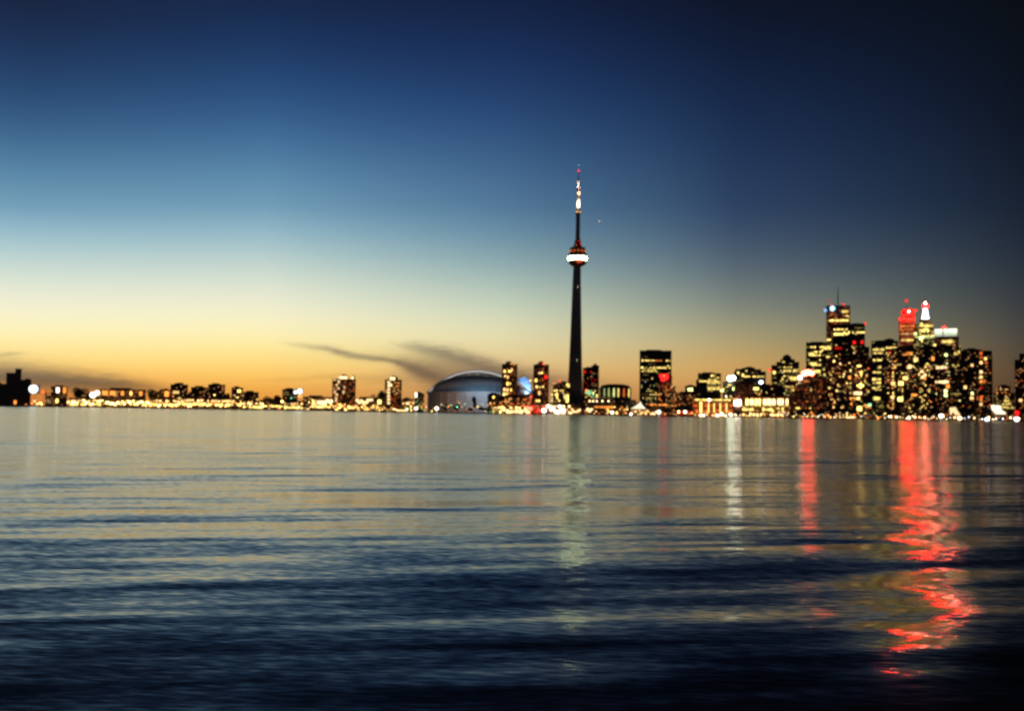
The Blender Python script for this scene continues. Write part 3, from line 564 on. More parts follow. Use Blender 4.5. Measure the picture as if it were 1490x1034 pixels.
b.row(1334, 1358, 475, 7, 'yel', 2.4, 4, .9); b.row(1337, 1352, 480, 5, 'yel', 2.6, 5, .85); b.row(1331, 1360, 489.5, 9, 'grn', 1.8, 3, .85); b.row(1343, 1360, 487.5, 5, 'yel', 1.8, 2); b.win(1340, 493, 5, 4, 'grn', 3.4); b.win(1332, 486, 4, 4, 'grn', 2); b.win(1341, 472, 3, 5, 'yel', 2.6, False); b.scat(1332, 1360, 474, 500, 14, YG, (1.2, 2.4))
b = Bld('office_tower', 'office tower with a glaring white lit crown right of the spire', 2500, 44, [(1361, 1395.5, 490)], 'brown', 'skyscraper', fh=3.9, fins=4)
b.part('crown', 1361, 1392, 478.5, 489.4, M['white'], .2, 24)
for yy, hh, ss in ((480.3, 4.4, 2.6), (484.2, 3.6, 1.7), (487.6, 3, 1.0)):
    for x in (1361.6, 1365.4, 1369.2, 1375, 1379, 1383, 1387, 1390.6): b.win(x + random.uniform(-.2, .2), yy, 3.7, hh, 'pale', ss*random.uniform(.9, 1.1), False, y=-.5)
b.row(1370, 1387, 497.5, 6, 'yel', 2, 5, .85); b.win(1360, 501.5, 4, 3, 'yel', 2.6); b.row(1376, 1390, 501, 4, 'warm', 2, 3); b.row(1387, 1397, 506, 4, 'yel', 2, 6, .8); b.scat(1362, 1395, 492, 512, 14, ('warm', 'org', 'yel'), (1, 2)); b.bulb(1374, 476.5, 3.2, 'pred', 230, 'warning_light', y=2)  # last red bulb added to widen the red reflection on the water

# ---- front harbour condos on the right
b = Bld('apartment_tower', 'broad dark harbour tower block crowded with orange windows, left of the pair', 1850, 30, [(1288, 1334, 508), (1306, 1336, 505)], 'condod', 'tower block', fh=3.0, fins=5)
b.row(1319, 1328, 513, 4, 'org', 2.2, 3, .9); b.row(1314, 1324, 516.5, 4, 'org', 2, 3, .9); b.win(1332.5, 524, 6, 6, 'warm', 3); b.win(1324, 533.5, 4.4, 6, 'cream', 3.4, False)
b.win(1317.5, 550, 7, 5, 'yel', 2.6, False); b.win(1311, 557.5, 7, 6, 'yel', 3.4, False); b.win(1299.5, 557.5, 5.5, 5.5, 'warm', 3.4, False); b.win(1310, 580.5, 7, 6.5, 'yel', 3.6, False); b.win(1298.5, 577.5, 5, 4, 'warm', 3.4, False); b.win(1330, 574.5, 8, 3.4, 'org', 3, False)
for k in range(12): b.win(1299 + random.uniform(-1, 1), 530 + k*5.8, 2.2, 2.6, random.choice(WC), 2)
b.bulb(1294.5, 512, 3, 'red', 1.2, 'warning_light', y=-1)
b.scat(1290, 1334, 512, 600, 88, ('warm', 'yel', 'org', 'yel', 'dorg'), (1, 2, 3)); b.end()
b = Bld('apartment_tower', 'broad dark harbour tower block with two cream lit floors, right of the pair', 1856, 30, [(1337, 1398, 506), (1365, 1396, 504)], 'condod', 'tower block', fh=3.0, fins=5)
b.row(1362, 1379, 534.5, 7, 'cream', 3.6, 4.6, .9, snap=False); b.row(1361, 1381, 555.5, 8, 'cream', 4, 4.4, .92, snap=False); b.bulb(1376.5, 516.5, 5, 'grn', 3.4, 'lamp', y=-2)
b.win(1357.5, 521.5, 4, 6, 'org', 3, False); b.win(1379, 562, 5, 6, 'org', 3, False); b.win(1376, 569, 4.4, 5, 'grn', 3, False); b.win(1376, 575, 4.6, 4, 'grn', 3, False); b.row(1388, 1397, 514, 3, 'yel', 1.8, 5); b.row(1385, 1396, 533, 3, 'yel', 1, 3); b.row(1383, 1398, 574, 5, 'yel', 1, 1.4); b.row(1383, 1398, 584, 5, 'org', 1, 1.4)
for x, y in ((1341, 540), (1336, 544), (1342, 548), (1346, 545), (1345, 549.5)): b.win(x, y, 4, 4, random.choice(('org', 'cream', 'warm')), 3.2, False)
b.scat(1338, 1357, 528, 600, 48, ('warm', 'org', 'yel', 'yel'), (1.2, 2.2, 3)); b.scat(1357, 1397, 520, 600, 24, ('warm', 'dorg', 'grn'), (.8, 2)); b.end()
b = Bld('apartment_tower', 'dark right hand harbour tower block with a vertical line of orange windows', 1870, 30, [(1398, 1444, 511), (1402, 1426, 508.5)], 'condod', 'tower block', fh=3.0, fins=5)
for y, c, s_ in ((514, 'dorg', 1.6), (520, 'dorg', 1), (527.5, 'warm', 3.4), (541, 'cream', 3.4), (548.5, 'warm', 3.4), (555, 'org', 2.4), (564, 'red', .7), (578, 'dorg', 2), (582, 'org', 1.4), (588, 'warm', 2.4)):
    b.win(1427.5, y, 4, 4.4, c, s_, False)
b.win(1414.5, 531, 4, 4, 'warm', 2.6, False); b.win(1434, 522, 4, 4.4, 'yel', 2, False); b.win(1435, 528, 4, 3, 'dorg', 1.4, False); b.win(1404.5, 563, 4.4, 5, 'warm', 3, False); b.win(1414.5, 572, 3.4, 4, 'grn', 3, False); b.win(1414, 579, 5, 5, 'warm', 3, False); b.win(1433, 555, 2.4, 4, 'dorg', 1.4, False)
b.scat(1400, 1442, 530, 600, 26, ('dorg', 'org', 'warm'), (.7, 1.6)); b.end()
b = Bld('hotel', 'lower building with a small stepped yellow lit gable at the right', 1840, 26, [(1446, 1476, 572), (1452, 1470, 562)], 'condod', 'hotel', fh=3.0, fins=5)
for y, w in ((579, 6), (583, 9), (587.5, 13), (592, 18)): b.row(1465 - w/2, 1465 + w/2, y, max(2, int(w/2.6)), 'yel', 1.4, 3.4, .92, snap=False)
b.scat(1450, 1470, 564, 576, 12, ('org', 'warm', 'org'), (1.6, 3)); b.scat(1446, 1458, 576, 590, 6, ('yel', 'grn'), (.5,)); b.row(1464, 1477, 594, 5, 'yel', 1.2, 3)
b = Bld('apartment_tower', 'dark tower block cut off by the right edge of the view', 1880, 30, [(1477, 1530, 524), (1484, 1530, 515)], 'condod', 'tower block', fh=3.0, fins=5)
b.win(1485, 582, 5, 4.4, 'warm', 2.6, False); b.scat(1478, 1520, 530, 600, 30, ('dorg', 'org', 'yel'), (.4, .9)); b.bulb(1479.5, 601, 7.6, 'red', 2, 'warning_light', y=-40)
b = Bld('boat_house', 'bright white sail like tent on the quay at the far right', 1735, 16, [(1441, 1464, 600)], 'low', 'pavilion', fins=5)
m = MB(); q = [b.at(*p) for p in ((1441.5, 589), (1456, 589.5), (1457.5, 596), (1464.5, 601), (1462, 602.5), (1449, 602), (1443, 596))]
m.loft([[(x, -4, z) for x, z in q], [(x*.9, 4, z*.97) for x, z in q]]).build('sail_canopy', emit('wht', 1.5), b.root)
b = Bld('boat_house', 'small peaked quay pavilion glowing cream and white before the harbour tower blocks', 1735, 16, [(1380, 1398, 602)], 'low', 'pavilion', fins=5)
m = MB(); q = [b.at(*p) for p in ((1381.5, 593), (1390.5, 592), (1393, 597), (1397.5, 603.5), (1390, 603.5), (1386.5, 598.5), (1382.5, 603.5))]
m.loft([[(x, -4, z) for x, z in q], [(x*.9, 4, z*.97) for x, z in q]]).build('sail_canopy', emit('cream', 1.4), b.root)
b = Bld('quay_building', 'long low dark quay building beneath the right hand tower blocks', 1780, 24, [(1150, 1290, 598)], 'condod', 'quay building', fins=8)
b.scat(1152, 1288, 600, 607, 44, ('warm', 'org', 'yel', 'cream'), (2, 4)); b.end()
b = Bld('quay_building', 'low dark quay building at the right end of the waterfront', 1790, 24, [(1291, 1476, 602)], 'condod', 'quay building', fins=8)
b.scat(1293, 1474, 603, 609, 40, ('warm', 'org', 'dorg'), (1, 2)); b.end()

# ------------------------------------------------------------------ trees
LEAF = plain('dark_foliage', (.05, .06, .03), .8, .4)
def crown_mesh(seed, w, h, n=900, tall=False):
    rnd = random.Random(seed); b = MB(); lobes = [(rnd.uniform(-.6, .6), rnd.uniform(-.5, .5), rnd.uniform(.15, .85), rnd.uniform(.3, .55)) for _ in range(9)]
    for _ in range(n):
        lx, ly, lz, lr = rnd.choice(lobes); a, t, r = rnd.uniform(0, 6.283), math.acos(rnd.uniform(-1, 1)), lr*rnd.uniform(.55, 1.05)
        c = Vector(((lx + r*math.sin(t)*math.cos(a))*w/2, (ly + r*math.sin(t)*math.sin(a))*w/2, h*.28 + (lz + r*.6*math.cos(t))*h*.6))
        if c.z < h*.15: continue
        s = rnd.uniform(.5, 1.2); e1 = Vector((rnd.gauss(0, 1), rnd.gauss(0, 1), rnd.gauss(0, .6))).normalized()*s; e2 = e1.cross(Vector((rnd.gauss(0, 1), rnd.gauss(0, 1), rnd.gauss(0, 1)))).normalized()*s*.8
        k = len(b.v); b.v += [tuple(c-e1), tuple(c-e2*.6), tuple(c+e1), tuple(c+e2)]; b.f.append((k, k+1, k+2, k+3))
    return b
def make_tree(seed, w, h):
    t = empty('tree', (0, 0, -500)); tag(t, 'tree', 'tree')
    crown_mesh(seed, w, h, int(700 + w*h*2)).build('crown', LEAF, t)
    tr = MB().lathe([(.5, 0), (.36, h*.25), (.22, h*.55), (.05, h*.85)], 8)
    for k in range(5):
        a = k*1.3 + seed; z = h*(.22 + .07*k); p = Vector((math.cos(a)*w*.3, math.sin(a)*w*.3, z + h*.2)); q = Vector((0, 0, z)); s = Vector((-math.sin(a), math.cos(a), 0))
        tr.loft([[tuple(q + s*.18), tuple(q + Vector((0, 0, .18))), tuple(q - s*.18), tuple(q - Vector((0, 0, .18)))], [tuple(p + s*.05), tuple(p + Vector((0, 0, .05))), tuple(p - s*.05), tuple(p - Vector((0, 0, .05)))]])
    tr.build('trunk', M['bark'], t)
    return t
def tree(px, ytop, wpx, label, D=1745, group=None, name='tree'):
    r = P(px, 602, D); h = P(px, ytop, D).z - GZ
    t = make_tree(int(px), wpx*D/F, h); t.name = name; t.location = (r.x, D, GZ); t.rotation_euler = (0, 0, px); tag(t, label, 'tree', group)
    return t
tree(115, 562, 29, 'large round dark tree left of the bright white floodlight', 1770)
tree(226, 563, 27, 'large round dark tree right of the long orange windowed terrace')
tree(321, 571, 22, 'dark bushy tree before the tallest low block', 1742)
tree(390, 574, 18, 'dark bushy tree left of the pair of white floodlights'); tree(403, 573, 15, 'smaller dark tree nearest the left of the floodlit dark block', 1752)
for x, yt, w, lab in ((276, 568, 10, 'small dark tree between the yellow banded block and the plain wide block'), (331, 569, 12, 'dark tree between the tallest low block and the small block with roof lights'), (381, 577, 13, 'low dark tree right of the wide squat block'), (420, 579, 13, 'dark tree low in front of the floodlit dark block'), (468, 575, 15, 'broad dark tree directly behind the glowing white shed'), (180, 569, 16, 'dark crown showing over the middle of the long terrace'), (92, 578, 12, 'low dark tree right of the narrow block with a bright upper window'), (530, 579, 12, 'dark tree just above the low block between the two left tower blocks')):
    tree(x, yt, w, lab, 1722 if x in (420, 92) else 1832)
tree(442, 588, 12, 'low dark bush at the water edge beside the glowing white shed', 1722)
tree(455, 577, 14, 'dark tree rising behind the glowing white shed', 1770)
tree(537, 575, 14, 'lowest tree at the left end of the wooded rise', 1772, 'trees on the rise'); tree(546, 571, 16, 'middle dark tree on the wooded rise left of the slim tower block', 1778, 'trees on the rise'); tree(556, 564.5, 16, 'tallest dark tree on the rise touching the slim tower block', 1784, 'trees on the rise')
tree(590, 577, 18, 'dark tree right of the slimmer tower block', 1785)
tree(649, 587, 12, 'left one of two round dark trees before the stadium wall'); tree(665, 586, 12, 'right one of two round dark trees before the stadium wall')
tree(690, 575, 7, 'tall narrow dark tree in front of the stadium wall', 1740); tree(683, 592, 12, 'low dark tree left of the tall narrow one'); tree(699, 588, 8, 'small dark tree right of the tall narrow one'); tree(705, 592, 9, 'small low dark tree beside the dark block before the stadium')
tree(972, 592, 13, 'dark tree on the quay between pavilion and red glow', 1722)
tree(930, 583, 16, 'dim tree behind the white tent roof', 1765)
tree(1073, 597, 9, 'small dark tree between the two bright terminals', 1724)
tree(1172, 594, 15, 'dark tree at the foot of the broad brown tower block', 1745); tree(1195, 592, 16, 'larger dark tree at the right foot of the broad brown tower block', 1750)
tree(1280, 594, 13, 'dark tree on the quay below the yellow edged slab', 1745); tree(1405, 598, 15, 'dark tree right of the small cream pavilion', 1745); tree(1432, 597, 14, 'dark tree left of the white sail tent', 1745)

# ------------------------------------------------------------------ lamps on the shore
def lampproto(col, st, r):
    t = empty('street_lamp', (0, 0, 0)); tag(t, 'lamp', 'street lamp')
    MB().lathe([(.16, 0), (.1, 1)], 6).build('pole', M['darkm'], t)
    MB().lathe([(.05, -r), (r*.7, -r*.7), (r, 0), (r*.7, r*.7), (.05, r)], 10).build('globe', emit(col, st), t, True)
    return t
PROTO = {}
def street_lamp(px, py, col, st, r, label, group, D=1712, first=[0]):
    key = (col, st, r)
    if key not in PROTO: PROTO[key] = o = lampproto(*key)
    else: o = copy_tree(PROTO[key])
    p = P(px, py, D); o.location = (p.x, D, GZ); tag(o, label, 'street lamp', group)
    h = max(1.5, p.z - GZ)
    for c in o.children:
        if c.name.startswith('pole'): c.scale = (1, 1, h)
        else: c.location = (0, 0, h)
    return o
def lamps(x0, x1, n, y0, y1, cols, label, group, st=(30,), r=(.8, 1.1), D=1712):
    n = max(3, int(n*1.6)) if x1 < 600 else n
    for i in range(n):
        px = x0 + (x1-x0)*(i + random.uniform(.2, .8))/n
        base = 590.6 + px*.0154
        street_lamp(px, base - random.uniform(y0, y1), random.choice(cols), random.choice(st)*random.choice((.1, .2, .36)), random.choice(r)*.85, label, group, D + random.uniform(-4, 4))
lamps(46, 62, 5, 3, 9, ('yel', 'lamp', 'cream'), 'warm globe lamp near the foot of the black grain elevator', 'lamps by the grain elevator')
lamps(97, 116, 3, 5, 8, ('cream',), 'bright cream globe lamp on the shore below the first round tree', 'lamps below the first round tree', (50,), (1.3,))
lamps(118, 222, 30, 4, 11, ('lamp', 'lamp', 'warm', 'yel'), 'bright warm globe lamp in the dense line before the long terrace', 'lamps before the long terrace', (30, 50), (1.1, 1.5))
lamps(224, 300, 22, 3, 12, ('lamp', 'org', 'yel', 'warm'), 'warm globe lamp on the shore right of the second round tree', 'lamps right of the second round tree', (20, 40), (.9, 1.4))
lamps(300, 385, 24, 3, 12, ('lamp', 'yel', 'warm', 'org'), 'yellow globe lamp before the low blocks on the left shore', 'lamps before the low blocks', (16, 36), (.8, 1.3))
lamps(385, 445, 14, 2, 9, ('yel', 'warm', 'dorg', 'cream'), 'small amber lamp along the long low warehouse', 'lamps along the low warehouse', (12, 24), (.7, 1.1))
lamps(484, 570, 26, 2, 9, ('lamp', 'yel', 'warm', 'org'), 'warm lamp at the water edge below the two left tower blocks', 'lamps below the left tower blocks', (14, 30), (.8, 1.2))
lamps(600, 726, 34, 2, 16, ('lamp', 'cream', 'org', 'warm', 'tgrn', 'yel'), 'coloured lamp on the promenade in front of the stadium', 'lamps in front of the stadium', (10, 24), (.7, 1.2))
lamps(846, 925, 20, 1, 7, ('lamp', 'org', 'warm', 'dorg'), 'small warm lamp on the quay right of the needle tower', 'lamps right of the needle tower', (10, 20), (.6, .9))
lamps(964, 1010, 10, 1, 7, ('lamp', 'org', 'warm'), 'small warm lamp near the red fronted pavilion', 'lamps near the red pavilion', (12,), (.7,))
lamps(1010, 1078, 16, 0, 6, ('lamp', 'wht', 'org', 'cream'), 'bright lamp on the quay before the orange lit warehouse terminal', 'lamps before the warehouse terminal', (20,), (.8, 1.2))
lamps(1080, 1165, 22, 0, 6, ('cream', 'yel', 'lamp', 'org'), 'lamp on the quay before the brilliant yellow windowed terminal', 'lamps before the yellow windowed terminal', (16, 24), (.8, 1.3))
lamps(1165, 1290, 38, 0, 8, ('lamp', 'cream', 'org', 'wht', 'warm', 'dorg'), 'small globe lamp along the quay below the tallest towers', 'lamps below the tallest towers', (12, 26), (.7, 1.2))
lamps(1290, 1380, 20, 2, 6, ('cream', 'wht', 'lamp'), 'big pale globe lamp in the row before the paired harbour tower blocks', 'lamps before the paired tower blocks', (30, 50), (.9, 1.4))
lamps(1380, 1488, 16, 2, 6, ('cream', 'cold', 'lamp', 'org'), 'pale globe lamp on the quay at the right end of the shore', 'lamps at the right end', (26, 40), (.9, 1.6))
# tall floodlight masts
def flood(px, py, col, st, r, label, D=1715, n=1):
    if px > 600: st *= .6
    o = empty('floodlight_mast', (P(px, py, D).x, D, GZ)); tag(o, label, 'floodlight'); h = P(px, py, D).z - GZ
    MB().lathe([(.35, 0), (.2, h)], 8).build('mast', M['darkm'], o); MB().box(-r*1.1, r*1.1, .1, .5, h - r, h + r).build('bracket', M['darkm'], o)
    MB().lathe([(.1, -r), (r*.7, -r*.75), (r, -r*.2), (r, r*.3), (r*.7, r*.8), (.1, r)], 14).build('lamp_head', emit(col, st), o, True).location = (0, -r - .2, h)
flood(51.5, 566, 'cold', 2.2, 7, 'very large white floodlight right of the black grain elevator')
flood(137, 574.5, 'wht', 3, 5, 'large warm white floodlight over the left terrace roofs'); flood(143, 571.5, 'wht', 3, 4, 'white floodlight at the left end of the long terrace')
flood(64, 570, 'dorg', 1.6, 3, 'dim orange floodlight beside the very large white one', 1725)
flood(430.5, 570.5, 'cold', 4, 2.6, 'smaller left one of the pair of white floodlights'); flood(437, 569, 'cold', 4, 3.8, 'larger right one of the pair of white floodlights')
flood(605.5, 594, 'wht', 14, 2.0, 'white floodlight at the bow of the moored ferry'); flood(635.5, 594, 'wht', 16, 2.4, 'white floodlight on the promenade left of the stadium trees')
flood(411, 584, 'yel', 8, 1.8, 'yellow floodlight over the long low warehouse')
flood(1368.5, 605, 'wht', 14, 3.2, 'largest pale quay light left of the cream pavilion'); flood(1395, 608, 'cream', 14, 2.8, 'cream quay light right of the cream pavilion')
flood(1435, 610.5, 'cold', 14, 3.0, 'pale quay light left of the white sail tent'); flood(1477.5, 609.5, 'cold', 12, 3.4, 'large pale quay light below the red lamp at the far right')

# ------------------------------------------------------------------ boats
def boat(px0, px1, D, label, lit=True, name='boat', col='warm'):
    u = D/F; xc = P((px0+px1)/2, 602, D).x; L = (px1-px0)*u; o = empty(name, (xc, D, 0)); tag(o, label, 'boat')
    rings = []
    for t in (0, .08, .3, .6, .85, .97, 1):
        w = math.sin(math.pi*min(1, .15 + .8*(1-abs(2*t-.9)**2.2 if t > .02 else .5)))*L*.11 + .3; x = -L/2 + L*t; s = 1 + .5*abs(t-.4)
        rings.append([(x, -w, 1.7*s), (x, -w*.6, -.3), (x, w*.6, -.3), (x, w, 1.7*s)])
    MB().loft(rings).build('hull', M['hull'], o)
    MB().box(-L*.32, L*.24, -L*.06, L*.06, 1.71, 3.9).build('cabin', M['white'], o); MB().box(-L*.34, L*.26, -L*.075, L*.075, 3.91, 4.2).build('cabin_roof', M['roof'], o)
    MB().box(-L*.02, L*.16, -L*.045, L*.045, 4.21, 6.1).build('wheelhouse', M['white'], o); MB().lathe([(.15, 6.1), (.05, 11)], 6).build('mast', M['darkm'], o)
    if lit:
        for i in range(10):
            w = MB().box(-L*.018, L*.018, -.06, .06, -.5, .5).build('window', emit(col, 6), o); w.location = (-L*.29 + L*.052*i, -L*.06 - .08, 2.9)
    return o
bo = boat(571, 602, 1560, 'moored ferry with a line of warm lights along its deck, left of the stadium', True, 'ferry')
for x, z, c, r in ((6.5, 5.2, 'tgrn', .8), (-14, 4.8, 'cream', .7), (-11, 4.2, 'cream', .6), (12, 3.2, 'cream', .6)):
    MB().lathe([(.05, -r), (r, 0), (.05, r)], 8).build('lamp', emit(c, 20), bo).location = (x, -2.4, z)
boat(352, 366, 1560, 'small unlit dark red boat off the left shore', False)
bo = boat(1226, 1251, 1600, 'low tour boat outlined with small pale lights below the tallest towers', True, 'tour_boat', 'cream')
boat(1140, 1156, 1640, 'small dark boat moored before the brilliant yellow windowed terminal', False)
# distant aircraft
p = P(870.3, 322, 5200); ac = empty('aircraft', p, R(-60)); tag(ac, 'tiny pale aircraft high in the sky right of the needle tower', 'aircraft')
MB().loft([[(x, r*math.cos(a), r*math.sin(a)) for a in [k*math.pi/4 for k in range(8)]] for x, r in ((-9, .2), (-6, 1), (5, 1.2), (8, .8), (9.5, .2))]).build('fuselage', M['white'], ac)
MB().loft([[(2, 0, -.2), (-1.5, 0, -.2), (-1.5, 0, .1), (2, 0, .1)], [(-2, 9, .3), (-3.5, 9, .3), (-3.5, 9, .4), (-2, 9, .4)]]).build('wing', M['white'], ac)
MB().loft([[(2, 0, -.2), (-1.5, 0, -.2), (-1.5, 0, .1), (2, 0, .1)], [(-2, -9, .3), (-3.5, -9, .3), (-3.5, -9, .4), (-2, -9, .4)]]).build('wing', M['white'], ac)
MB().loft([[(-6.5, -.1, .8), (-9, -.1, .8), (-9, .1, .8), (-6.5, .1, .8)], [(-8.4, -.1, 4), (-9.6, -.1, 4), (-9.6, .1, 4), (-8.4, .1, 4)]]).build('tail_fin', M['white'], ac)
MB().lathe([(.1, -2.2), (1.6, 0), (.1, 2.2)], 8).build('landing_light', emit('cream', 5), ac).location = (9, 0, -1.5)

# ------------------------------------------------------------------ ground and quay
GM = plain('asphalt', (.05, .048, .046), .9)
g = MB().box(-9000, 9000, 1706.5, 40000, -3, GZ - .01).build('ground', GM); tag(g, kind='structure')
q = MB().box(-3000, 3000, 1705, 1706.49, -3, GZ + .25).build('quay', M['conc']); tag(q, kind='structure')
# ------------------------------------------------------------------ water
def water():
    m, nt, out = newmat('lake_water'); N = NT(nt)
    geo = N.n('ShaderNodeNewGeometry')
    def slope(wx, wy, ang, ax, ay, detail=1.0, seed=0.0):
        """slopes of one set of waves: wx, wy = length along and across the crests in metres"""
        mp = N.n('ShaderNodeMapping', vector_type='TEXTURE'); mp.inputs['Rotation'].default_value = (0, 0, R(ang)); mp.inputs['Scale'].default_value = (wx, wy, 1); mp.inputs['Location'].default_value = (seed, seed*1.7, seed*.3)
        N.l(geo.outputs['Position'], mp.inputs[0])
        no = N.n('ShaderNodeTexNoise'); no.inputs['Scale'].default_value = 1; no.inputs['Detail'].default_value = detail; no.inputs['Roughness'].default_value = .5
        N.l(mp.outputs[0], no.inputs['Vector'])
        sp = N.n('ShaderNodeSeparateColor'); N.l(no.outputs['Color'], sp.inputs[0])
        return N.math('MULTIPLY', N.math('SUBTRACT', sp.outputs[0], .5), ax), N.math('MULTIPLY', N.math('SUBTRACT', sp.outputs[1], .5), ay)
    ps = N.n('ShaderNodeSeparateXYZ'); N.l(geo.outputs['Position'], ps.inputs[0]); X, Y = ps.outputs[0], ps.outputs[1]
    ls = [slope(9, 2.2, 18, .09, .21, 1.5, 3.1), slope(5, .85, 12, .06, .19, 1.0, 77.0),      # long low swell
          slope(2.6, .5, 9, .06, .17, 2.0, 11.3),     # wavelets
          slope(.22, .07, -5, .15, .34, 1.5, 23.9),      # ripples
          slope(60, 18, 8, .02, .05, 1.0, 41.0)]       # breeze patches
    sx = ls[0][0]; sy = ls[0][1]
    near = N.n('ShaderNodeMapRange'); near.inputs[1].default_value = 8; near.inputs[2].default_value = 45; near.inputs[3].default_value = .4; near.inputs[4].default_value = 1; N.l(Y, near.inputs[0])
    for i, (a, b_) in enumerate(ls[1:]):
        if i == 2: a, b_ = N.math('MULTIPLY', a, near.outputs[0]), N.math('MULTIPLY', b_, near.outputs[0])
        sx = N.math('ADD', sx, a); sy = N.math('ADD', sy, b_)
    # the water is calmer far out, choppier by the near shore
    fc = N.n('ShaderNodeFloatCurve'); c = fc.mapping.curves[0]
    pts = [(0, .070), (.020, .048), (.034, .013), (.06, .005), (.1, .010), (.2, .003), (.4, .0), (1, 0)]
    while len(c.points) < len(pts): c.points.new(.5, .5)
    for q_, p_ in zip(c.points, pts): q_.location = (p_[0]**.5, p_[1]*10)
    fc.mapping.update(); N.l(N.math('POWER', N.math('DIVIDE', N.math('MAXIMUM', Y, 0), 400, clamp=True), .5), fc.inputs[1])
    amp = N.n('ShaderNodeMapRange'); amp.inputs[1].default_value = 15; amp.inputs[2].default_value = 130; amp.inputs[3].default_value = 1; amp.inputs[4].default_value = .7; N.l(Y, amp.inputs[0])
    sx = N.math('MULTIPLY', sx, amp.outputs[0]); sy = N.math('SUBTRACT', N.math('MULTIPLY', sy, amp.outputs[0]), N.math('DIVIDE', fc.outputs[0], 10))
    # eddies left by a wake on the right: water turning sideways
    u_ = N.math('DIVIDE', N.math('SUBTRACT', N.math('DIVIDE', X, N.math('MAXIMUM', Y, 1)), .39), .068)
    mk = N.math('MULTIPLY', N.math('EXPONENT', N.math('MULTIPLY', N.math('MULTIPLY', u_, u_), -1)), N.math('SUBTRACT', 1, N.math('DIVIDE', Y, 36, clamp=True)))
    fe = N.n('ShaderNodeMapRange'); fe.inputs[1].default_value = 8.2; fe.inputs[2].default_value = 9.4; N.l(Y, fe.inputs[0]); mk = N.math('MULTIPLY', mk, fe.outputs[0])
    ea, eb = slope(6, 2.3, 6, 1.6, .35, 3.0, 57.0)
    sx = N.math('ADD', sx, N.math('MULTIPLY', ea, mk)); sy = N.math('ADD', sy, N.math('MULTIPLY', N.math('ADD', eb, .10), mk))
    cb = N.n('ShaderNodeCombineXYZ'); N.l(sx, cb.inputs[0]); N.l(sy, cb.inputs[1]); cb.inputs[2].default_value = 1
    nm = N.n('ShaderNodeVectorMath', operation='NORMALIZE'); N.l(cb.outputs[0], nm.inputs[0])
    b = N.n('ShaderNodeBsdfPrincipled'); b.inputs['Base Color'].default_value = (.004, .005, .006, 1); b.inputs['Roughness'].default_value = .15; b.inputs['IOR'].default_value = 1.333
    rg = N.n('ShaderNodeMapRange'); rg.inputs[1].default_value = 7; rg.inputs[2].default_value = 60; rg.inputs[3].default_value = .17; rg.inputs[4].default_value = .15; N.l(Y, rg.inputs[0]); N.l(N.math('SUBTRACT', rg.outputs[0], N.math('MULTIPLY', mk, .09)), b.inputs['Roughness'])
    N.l(nm.outputs[0], b.inputs['Normal']); N.l(b.outputs[0], out.inputs[0])
    w = MB(); w.v = [(-12000, -3000, 0), (12000, -3000, 0), (12000, 1705.5, 0), (-12000, 1705.5, 0)]; w.f = [(0, 1, 2, 3)]
    o = w.build('water', m); tag(o, kind='structure')
water()

